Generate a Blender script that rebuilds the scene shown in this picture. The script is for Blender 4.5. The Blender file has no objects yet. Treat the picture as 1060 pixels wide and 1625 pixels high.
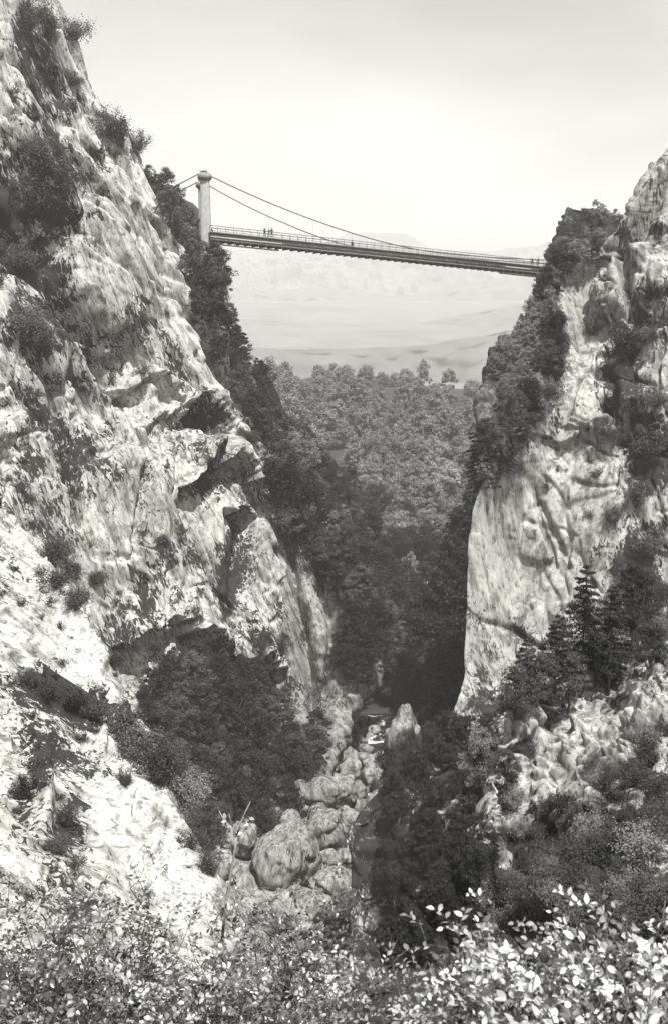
import bpy, bmesh, math, random
import numpy as np
from mathutils import Vector, Matrix
from mathutils.bvhtree import BVHTree

random.seed(7)
RNG = np.random.default_rng(7)
scene = bpy.context.scene
COL = scene.collection

# ------------------------------------------------------------------ camera
PITCH = math.radians(11.7)
FPX, CX, CY = 1650.0, 530.0, 812.5
cam = bpy.data.cameras.new('camera')
cam_ob = bpy.data.objects.new('camera', cam)
COL.objects.link(cam_ob)
scene.camera = cam_ob
cam.sensor_fit = 'VERTICAL'
cam.sensor_height = 32.5
cam.lens = 33.0
cam.clip_start = 0.1
cam.clip_end = 20000
cam_ob.location = (0, 0, 0)
cam_ob.rotation_euler = (math.pi / 2 - PITCH, 0, 0)
cam.dof.use_dof = True
cam.dof.focus_distance = 90
cam.dof.aperture_fstop = 5.5

# ------------------------------------------------------------------ light
SUN = Vector((0.16, -0.40, 0.88)).normalized()        # towards the sun
elev = math.asin(SUN.z)
azim = math.atan2(SUN.x, SUN.y)
world = bpy.data.worlds.new('World')
scene.world = world
world.use_nodes = True
wn, wl = world.node_tree.nodes, world.node_tree.links
wn.clear()
wo = wn.new('ShaderNodeOutputWorld')
bg = wn.new('ShaderNodeBackground')
sky = wn.new('ShaderNodeTexSky')
sky.sky_type = 'NISHITA'
sky.sun_disc = False
sky.sun_elevation = elev
sky.sun_rotation = azim
sky.dust_density = 3.0
bw = wn.new('ShaderNodeRGBToBW')
cr = wn.new('ShaderNodeMapRange')            # pale veiled sky: the range of the clear sky is compressed
cr.inputs['From Min'].default_value = 1.3
cr.inputs['From Max'].default_value = 5.6
cr.inputs['To Min'].default_value = 1.2
cr.inputs['To Max'].default_value = 12.6
tc = wn.new('ShaderNodeTexCoord')
mp = wn.new('ShaderNodeMapping')
mp.inputs['Scale'].default_value = (1.6, 1.6, 5.0)
cl = wn.new('ShaderNodeTexNoise')
cl.inputs['Scale'].default_value = 1.9
cl.inputs['Detail'].default_value = 4.0
cl.inputs['Roughness'].default_value = 0.45
clr = wn.new('ShaderNodeMapRange')
clr.inputs['From Min'].default_value = 0.35
clr.inputs['From Max'].default_value = 0.7
clr.inputs['To Min'].default_value = 0.62
clr.inputs['To Max'].default_value = 1.15
mul = wn.new('ShaderNodeMath'); mul.operation = 'MULTIPLY'
tint = wn.new('ShaderNodeMix'); tint.data_type = 'RGBA'; tint.blend_type = 'MULTIPLY'
tint.inputs[0].default_value = 1.0
tint.inputs[7].default_value = (1.0, 0.99, 0.955, 1)
wl.new(sky.outputs[0], bw.inputs[0])
wl.new(bw.outputs[0], cr.inputs['Value'])
wl.new(tc.outputs['Generated'], mp.inputs[0])
wl.new(mp.outputs[0], cl.inputs['Vector'])
wl.new(cl.outputs[0], clr.inputs['Value'])
wl.new(cr.outputs[0], mul.inputs[0])
wl.new(clr.outputs[0], mul.inputs[1])
wl.new(mul.outputs[0], tint.inputs[6])
wl.new(tint.outputs[2], bg.inputs['Color'])
bg.inputs['Strength'].default_value = 0.085
wl.new(bg.outputs[0], wo.inputs[0])

sl = bpy.data.lights.new('sun', 'SUN')
sl.energy = 5.0
sl.angle = math.radians(0.5)
sl.color = (1.0, 0.985, 0.95)
so = bpy.data.objects.new('sun', sl)
COL.objects.link(so)
so.rotation_euler = (-SUN).to_track_quat('-Z', 'Y').to_euler()
so.location = (40, -60, 120)

vs = scene.view_settings
scene.display_settings.display_device = 'sRGB'
vs.view_transform = 'Standard'
vs.look = 'None'
vs.exposure = 0.67
vs.gamma = 1.0
cy = scene.cycles
cy.use_denoising = True
cy.max_bounces = 6
cy.diffuse_bounces = 2
cy.glossy_bounces = 2
cy.transmission_bounces = 3
cy.volume_bounces = 1
cy.transparent_max_bounces = 6
cy.caustics_reflective = False
cy.caustics_refractive = False
cy.sample_clamp_indirect = 6.0

# ------------------------------------------------------------------ maths
def W(px, py, Y):
    """point at distance Y (metres forward) seen at photo pixel px, py"""
    a = (np.asarray(px, float) - CX) / FPX
    b = -(np.asarray(py, float) - CY) / FPX
    y = b * math.sin(PITCH) + math.cos(PITCH)
    z = b * math.cos(PITCH) - math.sin(PITCH)
    k = np.asarray(Y, float) / y
    return np.stack([a * k, y * k, z * k], -1)

def ray(px, py):
    v = W(px, py, 1.0)
    return Vector(v).normalized()

def _h(ix, iy, iz, s):
    n = (ix.astype(np.uint32) * np.uint32(374761393) + iy.astype(np.uint32) * np.uint32(668265263)
         + iz.astype(np.uint32) * np.uint32(2147483647 - 1640531) + np.uint32((s * 974711 + 12345) & 0xffffffff))
    n = (n ^ (n >> np.uint32(13))) * np.uint32(1274126177)
    n = (n ^ (n >> np.uint32(15))) * np.uint32(2246822519)
    return n ^ (n >> np.uint32(16))

def _f(n, sh=0):
    return ((n >> np.uint32(sh)) & np.uint32(0x3ff)).astype(np.float32) / 1023.0

def noise(p, s=0):
    """gradient noise, about -1..1"""
    p = p.astype(np.float32)
    i = np.floor(p).astype(np.int64); f = p - i
    u = f * f * f * (f * (f * 6 - 15) + 10)
    r = 0
    for dx in (0, 1):
        for dy in (0, 1):
            for dz in (0, 1):
                h = _h(i[:, 0] + dx, i[:, 1] + dy, i[:, 2] + dz, s)
                g = (_f(h) - .5) * (f[:, 0] - dx) + (_f(h, 10) - .5) * (f[:, 1] - dy) + (_f(h, 20) - .5) * (f[:, 2] - dz)
                w = (u[:, 0] if dx else 1 - u[:, 0]) * (u[:, 1] if dy else 1 - u[:, 1]) * (u[:, 2] if dz else 1 - u[:, 2])
                r = r + w * g
    return r * 2.6

def fbm(p, s=0, o=4, g=.5):
    r = 0; a = 1
    for k in range(o):
        r = r + a * noise(p * 2.03 ** k + k * 17.3, s + k); a *= g
    return r

def ridged(p, s=0, o=4, g=.5):
    r = 0; a = 1
    for k in range(o):
        r = r + a * (1 - np.abs(noise(p * 2.1 ** k + k * 9.1, s + k)) * 1.8); a *= g
    return r - 1

def facet(p, s=0, slope=.8, k=12.0, edge=False):
    """broken planes: every cell has its own height and tilt, with short worn steps between cells"""
    p = p.astype(np.float32)
    i = np.floor(p).astype(np.int64)
    q1 = np.full(len(p), 9.0, np.float32); q2 = q1.copy()
    num = np.zeros(len(p), np.float32); den = np.full(len(p), 1e-12, np.float32)
    for dx in (-1, 0, 1):
        for dy in (-1, 0, 1):
            for dz in (-1, 0, 1):
                c = i + np.array([dx, dy, dz])
                h = _h(c[:, 0], c[:, 1], c[:, 2], s)
                d = p - (c + np.stack([_f(h), _f(h, 10), _f(h, 20)], -1)).astype(np.float32)
                q = (d * d).sum(-1)
                h2 = _h(c[:, 0], c[:, 1], c[:, 2], s + 77)
                v = (_f(h2) - .5) + slope * ((_f(h2, 10) - .5) * d[:, 0] + (_f(h2, 20) - .5) * d[:, 2] + (_f(h, 5) - .5) * d[:, 1])
                w = np.exp(-k * q); num += w * v; den += w
                q2 = np.where(q < q1, q1, np.minimum(q2, q)); q1 = np.minimum(q1, q)
    if edge: return num / den * 2, np.sqrt(q2) - np.sqrt(q1)
    return num / den * 2

def frame_of(d):
    """coordinates with the third axis along direction d"""
    d = np.array(d, float); d /= np.linalg.norm(d)
    a = np.cross(d, [0, 1, 0]); a /= np.linalg.norm(a)
    return np.stack([a, np.cross(d, a), d])

def sst(x, a, b):
    t = np.clip((x - a) / (b - a), 0, 1)
    return t * t * (3 - 2 * t)

# ------------------------------------------------------------------ materials
WARM = (1.0, 0.995, 0.975)
def g(v): return (v * WARM[0], v * WARM[1], v * WARM[2], 1)

def newmat(name):
    m = bpy.data.materials.new(name); m.use_nodes = True
    n = m.node_tree.nodes; l = m.node_tree.links
    return m, n, l, n['Principled BSDF']

def nz(n, l, scale, detail=6, rough=.6, vec=None, dist=0):
    t = n.new('ShaderNodeTexNoise')
    t.inputs['Scale'].default_value = scale; t.inputs['Detail'].default_value = detail
    t.inputs['Roughness'].default_value = rough; t.inputs['Distortion'].default_value = dist
    if vec is not None: l.new(vec, t.inputs['Vector'])
    return t.outputs[0]

def ramp(n, l, src, stops):
    r = n.new('ShaderNodeValToRGB')
    e = r.color_ramp.elements
    while len(e) < len(stops): e.new(.5)
    for k, (p, v) in enumerate(stops):
        e[k].position = p; e[k].color = g(v) if not isinstance(v, tuple) else v
    l.new(src, r.inputs[0])
    return r.outputs[0]

def mixc(n, l, fac, a, b, mode='MIX'):
    m = n.new('ShaderNodeMix'); m.data_type = 'RGBA'; m.blend_type = mode
    for s, v in ((0, fac), (6, a), (7, b)):
        if hasattr(v, 'is_output') or hasattr(v, 'links'): l.new(v, m.inputs[s])
        else: m.inputs[s].default_value = v
    return m.outputs[2]

def rock_material(name, lo=.22, mid=.42, hi=.6, speck=.5, streak=(0.05, 0.0, 1.0), spscale=1.0, bump=.5, drawn=.17):
    m, n, l, b = newmat(name)
    tc = n.new('ShaderNodeTexCoord')
    pos = n.new('ShaderNodeNewGeometry').outputs['Position']
    # long streaks that follow the bedding
    R = frame_of(streak)
    def dotp(v):
        d_ = n.new('ShaderNodeVectorMath'); d_.operation = 'DOT_PRODUCT'; d_.inputs[1].default_value = tuple(v); l.new(pos, d_.inputs[0]); return d_.outputs['Value']
    cmb = n.new('ShaderNodeCombineXYZ')
    for k_ in range(3): l.new(dotp(R[k_]), cmb.inputs[k_])
    mp = cmb
    mp2 = n.new('ShaderNodeMapping'); mp2.inputs['Scale'].default_value = (1, 1, drawn)
    l.new(mp.outputs[0], mp2.inputs[0])
    st = nz(n, l, .55 * spscale, 8, .68, mp2.outputs[0], .6)
    big = nz(n, l, .09 * spscale, 6, .62, pos, .8)
    mp5 = n.new('ShaderNodeMapping'); mp5.inputs['Scale'].default_value = (1, 1, min(.8, drawn * 3)); l.new(mp.outputs[0], mp5.inputs[0])
    fine = nz(n, l, 1.9 * spscale, 10, .75, mp5.outputs[0])
    c1 = ramp(n, l, st, [(.3, lo), (.47, mid), (.62, hi)])
    c2 = ramp(n, l, big, [(.32, lo * .9), (.5, mid * 1.05), (.7, hi * 1.08)])
    c = mixc(n, l, .5, c1, c2)
    f = ramp(n, l, fine, [(.38, .3), (.47, .82), (.55, .98), (.66, 1.12)])
    c = mixc(n, l, 1.0, c, f, 'MULTIPLY')
    # dark tufts of moss and small plants in the pores
    mp3 = n.new('ShaderNodeMapping'); mp3.inputs['Scale'].default_value = (1, 1, min(.7, drawn * 2.2))
    l.new(mp.outputs[0], mp3.inputs[0])
    sp = nz(n, l, 2.1 * spscale, 5, .7, mp3.outputs[0], 1.0)
    spz = nz(n, l, .12 * spscale, 3, .5, pos, .3)
    mm = n.new('ShaderNodeMath'); mm.operation = 'MULTIPLY_ADD'
    mm.inputs[1].default_value = .55
    l.new(spz, mm.inputs[0]); l.new(sp, mm.inputs[2])
    at = n.new('ShaderNodeAttribute'); at.attribute_name = 'moss_shade'  # mask of mossy cover, plus shade painted on the lower right wall
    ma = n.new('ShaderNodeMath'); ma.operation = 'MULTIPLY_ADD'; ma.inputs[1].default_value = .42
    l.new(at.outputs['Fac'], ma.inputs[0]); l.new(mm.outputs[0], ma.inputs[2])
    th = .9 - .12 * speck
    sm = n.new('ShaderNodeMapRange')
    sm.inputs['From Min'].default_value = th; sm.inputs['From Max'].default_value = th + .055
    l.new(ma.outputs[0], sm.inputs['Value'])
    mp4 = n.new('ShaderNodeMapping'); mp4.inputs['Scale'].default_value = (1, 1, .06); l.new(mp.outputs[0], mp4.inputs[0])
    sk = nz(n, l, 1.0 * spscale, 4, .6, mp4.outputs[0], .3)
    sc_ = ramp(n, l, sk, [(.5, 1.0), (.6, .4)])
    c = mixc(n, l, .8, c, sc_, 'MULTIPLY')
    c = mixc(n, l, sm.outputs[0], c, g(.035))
    l.new(c, b.inputs['Base Color'])
    b.inputs['Roughness'].default_value = .92
    b.inputs['Specular IOR Level'].default_value = .15
    bp = n.new('ShaderNodeBump'); bp.inputs['Strength'].default_value = bump; bp.inputs['Distance'].default_value = .35 / spscale
    l.new(fine, bp.inputs['Height'])
    bp2 = n.new('ShaderNodeBump'); bp2.inputs['Strength'].default_value = bump * .5; bp2.inputs['Distance'].default_value = .8 / spscale
    l.new(st, bp2.inputs['Height']); l.new(bp.outputs[0], bp2.inputs['Normal'])
    l.new(bp2.outputs[0], b.inputs['Normal'])
    return m

def leaf_material(name, lo, hi, rough=.55, transl=.25, spec=.3):
    m, n, l, b = newmat(name)
    at = n.new('ShaderNodeAttribute'); at.attribute_name = 'tone'
    oi = n.new('ShaderNodeObjectInfo')
    ad = n.new('ShaderNodeMath'); ad.operation = 'MULTIPLY_ADD'; ad.inputs[1].default_value = .5
    l.new(oi.outputs['Random'], ad.inputs[0]); 
    sc = n.new('ShaderNodeMath'); sc.operation = 'MULTIPLY'; sc.inputs[1].default_value = .5
    l.new(at.outputs['Fac'], sc.inputs[0]); l.new(sc.outputs[0], ad.inputs[2])
    c = ramp(n, l, ad.outputs[0], [(.05, lo), (.5, (lo + hi) / 2.2), (.95, hi)])
    l.new(c, b.inputs['Base Color'])
    b.inputs['Roughness'].default_value = rough
    b.inputs['Specular IOR Level'].default_value = spec
    if transl:
        t = n.new('ShaderNodeBsdfTranslucent'); l.new(c, t.inputs[0])
        mx = n.new('ShaderNodeMixShader'); mx.inputs[0].default_value = transl
        l.new(b.outputs[0], mx.inputs[1]); l.new(t.outputs[0], mx.inputs[2])
        l.new(mx.outputs[0], n['Material Output'].inputs[0])
    return m

def plain_material(name, v, var=.25, scale=3, rough=.8, metal=0, bump=.2):
    m, n, l, b = newmat(name)
    tc = n.new('ShaderNodeTexCoord')
    s = nz(n, l, scale, 6, .65, tc.outputs['Object'])
    c = ramp(n, l, s, [(.3, v * (1 - var)), (.7, v * (1 + var))])
    l.new(c, b.inputs['Base Color'])
    b.inputs['Roughness'].default_value = rough; b.inputs['Metallic'].default_value = metal
    bp = n.new('ShaderNodeBump'); bp.inputs['Strength'].default_value = bump; bp.inputs['Distance'].default_value = .05
    l.new(s, bp.inputs['Height']); l.new(bp.outputs[0], b.inputs['Normal'])
    return m

M_wall = rock_material('limestone_wall', .17, .43, .70, .5, (.27, .1, -.95), bump=.6)
M_right = rock_material('limestone_grey', .2, .38, .58, .6, (.12, .1, -1), bump=.6)
M_dark = rock_material('limestone_dark', .12, .22, .36, .7, (.3, .1, -.95))
M_smooth = rock_material('water_worn_rock', .16, .26, .38, .25, (.3, .1, -.95), bump=.35)
M_slab = rock_material('pale_slab', .26, .52, .7, .5, (.5, .3, -.7), spscale=2.4, bump=.4, drawn=.4)
M_ledge = rock_material('ledge_rock', .13, .36, .62, .85, (.1, .2, -1), spscale=3.0)
M_bould = rock_material('boulder_rock', .13, .26, .42, .1, (.1, .2, 1), spscale=1.4, bump=.35)
M_earth = plain_material('forest_floor', .035, .4, .4)
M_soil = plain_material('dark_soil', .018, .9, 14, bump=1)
M_bark = plain_material('bark', .09, .4, 6)
M_palebark = plain_material('pale_bark', .3, .3, 9)
M_tree = leaf_material('broadleaf_foliage', .03, .14)
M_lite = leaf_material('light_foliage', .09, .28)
M_far = leaf_material('far_hazed_foliage', .15, .46)  # distance haze put into a lighter leaf colour
M_night = leaf_material('dense_shaded_foliage', .012, .045)  # shade of the gorge put into a darker leaf colour
M_con = leaf_material('conifer_needles', .014, .045, transl=.1)
M_shrub = leaf_material('shrub_foliage', .025, .09)
M_fore = leaf_material('near_leaves', .015, .6, .3, .06, .8)
M_foredark = leaf_material('near_dark_leaves', .01, .2, .35, .06, .6)
M_forebig = leaf_material('near_broad_leaves', .02, .8, .3, .08, .8)
M_stone = plain_material('tower_masonry', .42, .2, 1.2)
M_cap = plain_material('tower_cap_stone', .2, .25, 1.5)
M_steel = plain_material('painted_steel', .07, .2, 4, .6)
M_girder = plain_material('weathered_girder', .13, .25, 2, .7)
M_plank = plain_material('pale_planking', .34, .2, 2)
M_skin = plain_material('skin', .4, .05)
M_cloth = plain_material('dark_clothing', .03, .2)
M_cloth2 = plain_material('grey_clothing', .12, .2)

# ------------------------------------------------------------------ mesh helpers
def link(name, me, mat=None, parent=None):
    o = bpy.data.objects.new(name, me); COL.objects.link(o)
    if mat is not None and me is not None: me.materials.append(mat)
    if parent is not None: o.parent = parent
    return o

def np_mesh(name, v, quads=None, tris=None, smooth=True, attrs=None):
    me = bpy.data.meshes.new(name)
    v = np.asarray(v, np.float32)
    nq = 0 if quads is None else len(quads); nt = 0 if tris is None else len(tris)
    me.vertices.add(len(v)); me.vertices.foreach_set('co', v.ravel())
    loops = np.concatenate([x.ravel() for x in (quads, tris) if x is not None]).astype(np.int32)
    me.loops.add(len(loops)); me.loops.foreach_set('vertex_index', loops)
    me.polygons.add(nq + nt)
    st = np.concatenate([np.arange(nq) * 4, nq * 4 + np.arange(nt) * 3]).astype(np.int32)
    me.polygons.foreach_set('loop_start', st)
    me.update(calc_edges=True)
    if smooth: me.polygons.foreach_set('use_smooth', np.ones(nq + nt, bool))
    for k, a in (attrs or {}).items():
        at = me.attributes.new(k, 'FLOAT', 'POINT'); at.data.foreach_set('value', np.asarray(a, np.float32))
    me.validate()
    return me

def tag(o, label=None, cat=None, group=None, kind=None):
    if label: o['label'] = label
    if cat: o['category'] = cat
    if group: o['group'] = group
    if kind: o['kind'] = kind
    return o

def empty(name, loc=(0, 0, 0), rz=0):
    o = bpy.data.objects.new(name, None); COL.objects.link(o)
    o.location = loc; o.rotation_euler = (0, 0, rz); o.empty_display_size = .3
    return o

def cat_rom(t, n):
    """indices and weights for Catmull-Rom at parameter t in 0..n-1"""
    i = np.clip(np.floor(t).astype(int), 0, n - 2); f = t - i
    idx = np.stack([np.clip(i - 1, 0, n - 1), i, i + 1, np.clip(i + 2, 0, n - 1)], -1)
    w = np.stack([-.5 * f + f ** 2 - .5 * f ** 3, 1 - 2.5 * f ** 2 + 1.5 * f ** 3, .5 * f + 2 * f ** 2 - 1.5 * f ** 3, -.5 * f ** 2 + .5 * f ** 3], -1)
    return idx, w

def interp_grid(C, tu, tv):
    R, K = C.shape[:2]
    iv, wv = cat_rom(tv, R); iu, wu = cat_rom(tu, K)
    rows = (C[iv] * wv[:, :, None, None]).sum(1)              # nv x K x d
    return (rows[:, iu] * wu[None, :, :, None]).sum(2)         # nv x nu x d

def params(lens, step):
    t = []
    for k, L in enumerate(lens):
        n = max(2, int(round(L / step)))
        t += list(k + np.arange(n) / n)
    return np.array(t + [len(lens)])

SHEETS = {}
def sheet(name, rows, disp, mat, step=1.5, back=None, moss_shade=None, label=None, smooth=True, kind='structure', blur=1):
    """rows: list of lists of (px, py, Y). Columns run left to right. 'back' adds columns that turn away behind an edge."""
    C = np.array(rows, float)
    Wd = W(C[..., 0], C[..., 1], C[..., 2])
    pix = C[..., :2].copy()
    if back:
        side, offs = back                       # side 'R' or 'L' ; offs list of (depth, dx, dz)
        e = Wd[:, -1] if side == 'R' else Wd[:, 0]
        ep = pix[:, -1] if side == 'R' else pix[:, 0]
        for dep, dx, dz in offs:
            q = e * (1 + dep / e[:, 1:2]) + np.array([dx, 0, dz])
            pp = ep + np.array([12 * np.sign(dx) * -1, 0])
            if side == 'R':
                Wd = np.concatenate([Wd, q[:, None]], 1); pix = np.concatenate([pix, pp[:, None]], 1)
            else:
                Wd = np.concatenate([q[:, None], Wd], 1); pix = np.concatenate([pp[:, None], pix], 1)
    A = np.concatenate([Wd, pix], -1)
    du = np.hypot(*np.moveaxis(np.diff(C[..., :2], axis=1), -1, 0)).mean(0)
    if back:
        e0 = np.array([0] + sorted(o_[0] for o_ in back[1])); ex = np.maximum(45.0, np.minimum(260.0, np.diff(e0) / e[:, 1].mean() * FPX * .45))
        du = np.concatenate([du, ex]) if back[0] == 'R' else np.concatenate([ex[::-1], du])
    dv = np.hypot(*np.moveaxis(np.diff(C[..., :2], axis=0), -1, 0)).mean(1)
    tu, tv = params(du, step), params(dv, step)
    G = interp_grid(A, tu, tv)
    P, pq = G[..., :3], G[..., 3:]
    nv, nu = P.shape[:2]
    gu = np.gradient(P, axis=1); gv = np.gradient(P, axis=0)
    N = np.cross(gu, gv); N /= np.linalg.norm(N, axis=-1, keepdims=True) + 1e-9
    flip = (N * -P).sum(-1).mean() < 0
    if flip: N = -N
    D = disp(P.reshape(-1, 3), pq[..., 0].ravel(), pq[..., 1].ravel()).reshape(nv, nu)
    for _ in range(blur):
        Dp = np.pad(D, 1, mode='edge'); D = (Dp[:-2, 1:-1] + 2 * Dp[1:-1, 1:-1] + Dp[2:, 1:-1]) / 4
        Dp = np.pad(D, 1, mode='edge'); D = (Dp[1:-1, :-2] + 2 * Dp[1:-1, 1:-1] + Dp[1:-1, 2:]) / 4
    P = P + N * D[..., None]
    ii = np.arange(nv * nu).reshape(nv, nu)
    q = np.stack([ii[:-1, :-1], ii[1:, :-1], ii[1:, 1:], ii[:-1, 1:]], -1).reshape(-1, 4)
    if flip: q = q[:, ::-1]
    at = {}
    if moss_shade is not None: at['moss_shade'] = moss_shade(P.reshape(-1, 3), pq[..., 0].ravel(), pq[..., 1].ravel())
    me = np_mesh(name, P.reshape(-1, 3), quads=np.ascontiguousarray(q), smooth=smooth, attrs=at)
    o = link(name, me, mat)
    tag(o, label, kind=kind)
    # coarse copy for placing things on the surface
    k = 3
    Pc = P[::k, ::k]; a, b = Pc.shape[:2]; jj = np.arange(a * b).reshape(a, b)
    qc = np.stack([jj[:-1, :-1], jj[1:, :-1], jj[1:, 1:], jj[:-1, 1:]], -1).reshape(-1, 4)
    SHEETS.setdefault(name, []).append(None)
    key = name + '/' + str(len(SHEETS[name]))
    SHEETS[name][-1] = BVHTree.FromPolygons([tuple(p) for p in Pc.reshape(-1, 3)], [tuple(x) for x in qc])
    o['sheet'] = 0; del o['sheet']
    return SHEETS[name][-1]

def hit(bvhs, px, py):
    best = None
    for b in (bvhs if isinstance(bvhs, (list, tuple)) else [bvhs]):
        h = b.ray_cast(Vector((0, 0, 0)), ray(px, py))
        if h[0] is not None and (best is None or h[3] < best[3]): best = h
    return best

# feature helpers in photo pixels
def blob(x, y, cx, cy_, rx, ry, rot=0):
    c, s = math.cos(math.radians(rot)), math.sin(math.radians(rot))
    u = ((x - cx) * c + (y - cy_) * s) / rx; v = (-(x - cx) * s + (y - cy_) * c) / ry
    return np.exp(-(u * u + v * v))
def ledge(x, y, pts, up, down, wu, wd):
    """an overhang along a line: bulge above, hollow below"""
    xs = [p[0] for p in pts]; ys = [p[1] for p in pts]
    s = y - np.interp(x, xs, ys) + 22 * fbm(np.stack([x / 34, y / 90, x * 0], -1), 911, 4, .6)
    inside = sst(x, xs[0] - 8, xs[0] + 8) * (1 - sst(x, xs[-1] - 8, xs[-1] + 8))
    a = np.where(s < 0, up * np.exp(-(s / wu) ** 2), 0)
    b = np.where(s >= 0, -down * np.exp(-np.maximum(s, 0) / wd) * sst(s, 0, 3) + up * (1 - sst(s, 0, 3)), 0)
    return (a + b) * inside
def crack(x, y, pts, w, d):
    best = np.full(len(x), 1e9)
    for (x0, y0), (x1, y1) in zip(pts[:-1], pts[1:]):
        vx, vy = x1 - x0, y1 - y0; L = vx * vx + vy * vy
        t = np.clip(((x - x0) * vx + (y - y0) * vy) / L, 0, 1)
        best = np.minimum(best, np.hypot(x - x0 - t * vx, y - y0 - t * vy))
    return -d * np.exp(-(best / w) ** 2)

def rock_disp(P, strata, big=2.2, mid=1.0, small=.35, scale=1.0, aniso=.28, seed=0):
    R = frame_of(strata)
    q = P @ R.T
    wob = np.stack([fbm(P / (10 * scale), seed + 50 + k, 3) for k in range(3)], -1)
    qs = (q + wob * 1.3 * scale) * np.array([1, 1, aniso]) / scale
    f1, e1 = facet(qs / 9.0, seed + 1, 1.5, 20, True)
    D = big * (f1 * .6 + fbm(q / (22 * scale), seed + 2, 3) * .8)
    f2, e2 = facet(qs * np.array([1, 1, 1.3]) / 3.3, seed + 3, 1.7, 14, True)
    D = D + mid * (f2 * .95 + ridged(qs / 5.0, seed + 4, 3) * .15)
    rough_ = .2 + .8 * sst(noise(q / (7 * scale), seed + 10), -.25, .35)               # smooth slabs beside broken ground
    f3, e3 = facet(qs * np.array([1, 1, 1.5]) / 1.25, seed + 5, 1.7, 10, True)
    D = D + small * 1.5 * rough_ * (f3 * 1.3 + fbm(qs / 1.4, seed + 6, 2, .5) * .5)
    # open joints between the blocks
    D = D - mid * 1.1 * np.exp(-(e2 / .055) ** 2) * sst(noise(q / 8, seed + 9), -.4, .2)
    D = D - small * 1.6 * np.exp(-(e3 / .10) ** 2) * rough_ * sst(noise(q / 4, seed + 13), -.3, .2)
    D = D - big * .5 * np.exp(-(e1 / .03) ** 2)
    return D
#---STRUCTURE---
# ------------------------------------------------------------------ setting: the gorge
def tab(t, y): return float(np.interp(y, [a for a, _ in t], [b for _, b in t]))

# --- great left wall
A_sil = [(-120, 20), (-60, 60), (30, 118), (80, 138), (150, 180), (200, 212), (260, 232), (330, 266), (440, 315), (520, 352), (580, 358), (660, 392), (720, 440), (830, 446), (930, 450), (1010, 455), (1100, 465), (1300, 480), (1420, 490)]
A_ys = [-120, -40, 40, 130, 220, 310, 400, 490, 560, 620, 680, 740, 830, 920, 1010, 1100, 1200, 1310, 1420]
rows = []
for y in A_ys:
    s = tab(A_sil, y)
    Ye = np.interp(y, [-120, 400, 700, 1000, 1300, 1420], [162, 154, 146, 136, 121, 112])
    Yl = np.interp(y, [-120, 400, 700, 1000, 1300, 1420], [132, 118, 108, 98, 88, 84])
    r = []
    for t in (0, .2, .4, .6, .8, 1):
        px = -90 + (s + 90) * t
        Y = Yl + (Ye - Yl) * (t ** 1.25)
        r.append((px, y, Y))
    rows.append(r)
def A_disp(P, x, y):
    w = sst(y, 560, 760)
    D = rock_disp(P, (.45, .15, -.88), 2.6, .85, .30, 1.0, .18, 1) * (1 - w) + rock_disp(P, (.06, .05, -1), 1.5, .45, .2, 1.0, .18, 31) * w
    edge = sst(x, 260, 420) * sst(y, 700, 900)
    # long diagonal slabs and gullies of the upper wall
    for pts, wd, d in (([(95, 60), (190, 230), (250, 330)], 9, 3.2), ([(60, 150), (110, 230), (150, 300)], 12, 3.5),
                       ([(150, 60), (200, 180), (235, 270)], 6, 2.0), ([(215, 330), (290, 470), (338, 560)], 5, 2.2),
                       ([(70, 380), (120, 480), (200, 600)], 6, 2.4), ([(150, 330), (200, 400), (260, 520)], 5, 1.8),
                       ([(35, 560), (95, 650), (118, 740), (140, 830)], 7, 3.0), ([(200, 640), (235, 700), (228, 760), (210, 860)], 5, 1.8),
                       ([(345, 560), (385, 670), (432, 735)], 5, 1.5), ([(418, 760), (440, 820), (455, 880)], 8, 2.5),
                       ([(120, 660), (130, 780), (160, 880)], 5, 1.4), ([(270, 900), (265, 990)], 6, 1.5), ([(320, 880), (345, 960)], 5, 1.2)):
        D = D + crack(x, y, pts, wd, d)
    # overhangs
    D = D + ledge(x, y, [(180, 610), (235, 598), (300, 640), (350, 655)], 1.6, 2.6, 14, 40)
    D = D + ledge(x, y, [(240, 668), (300, 650), (352, 636), (372, 660)], 1.2, 2.2, 18, 30)
    D = D + ledge(x, y, [(290, 775), (312, 745), (340, 728), (372, 726), (400, 748), (432, 800)], 2.2, 4.2, 16, 60)
    D = D + ledge(x, y, [(365, 812), (385, 800), (418, 812)], 1.0, 3.2, 10, 75)
    D = D + ledge(x, y, [(120, 560), (160, 540), (230, 560)], 1.0, 1.8, 12, 35)
    D = D + ledge(x, y, [(200, 1015), (240, 1000), (300, 985), (330, 1010), (400, 1040), (480, 1060)], .6, 5.0, 25, 160)
    D = D + 2.4 * blob(x, y, 220, 420, 50, 110, -25) + 2.0 * blob(x, y, 330, 500, 22, 60) + 1.8 * blob(x, y, 350, 700, 60, 20, -20)
    D = D - 3.0 * blob(x, y, 395, 890, 14, 80, 8) - 2.0 * blob(x, y, 160, 600, 34, 50)
    # bedding folds that swing under the arch
    D = D + .45 * np.sin((x * .25 + y * .9) / 4.2) * blob(x, y, 300, 668, 60, 22)
    D = D + .5 * np.sin((x * .85 - y * .35 + 8 * noise(P / 9, 4)) / 5.0) * blob(x, y, 355, 775, 45, 45)
    return D
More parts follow.
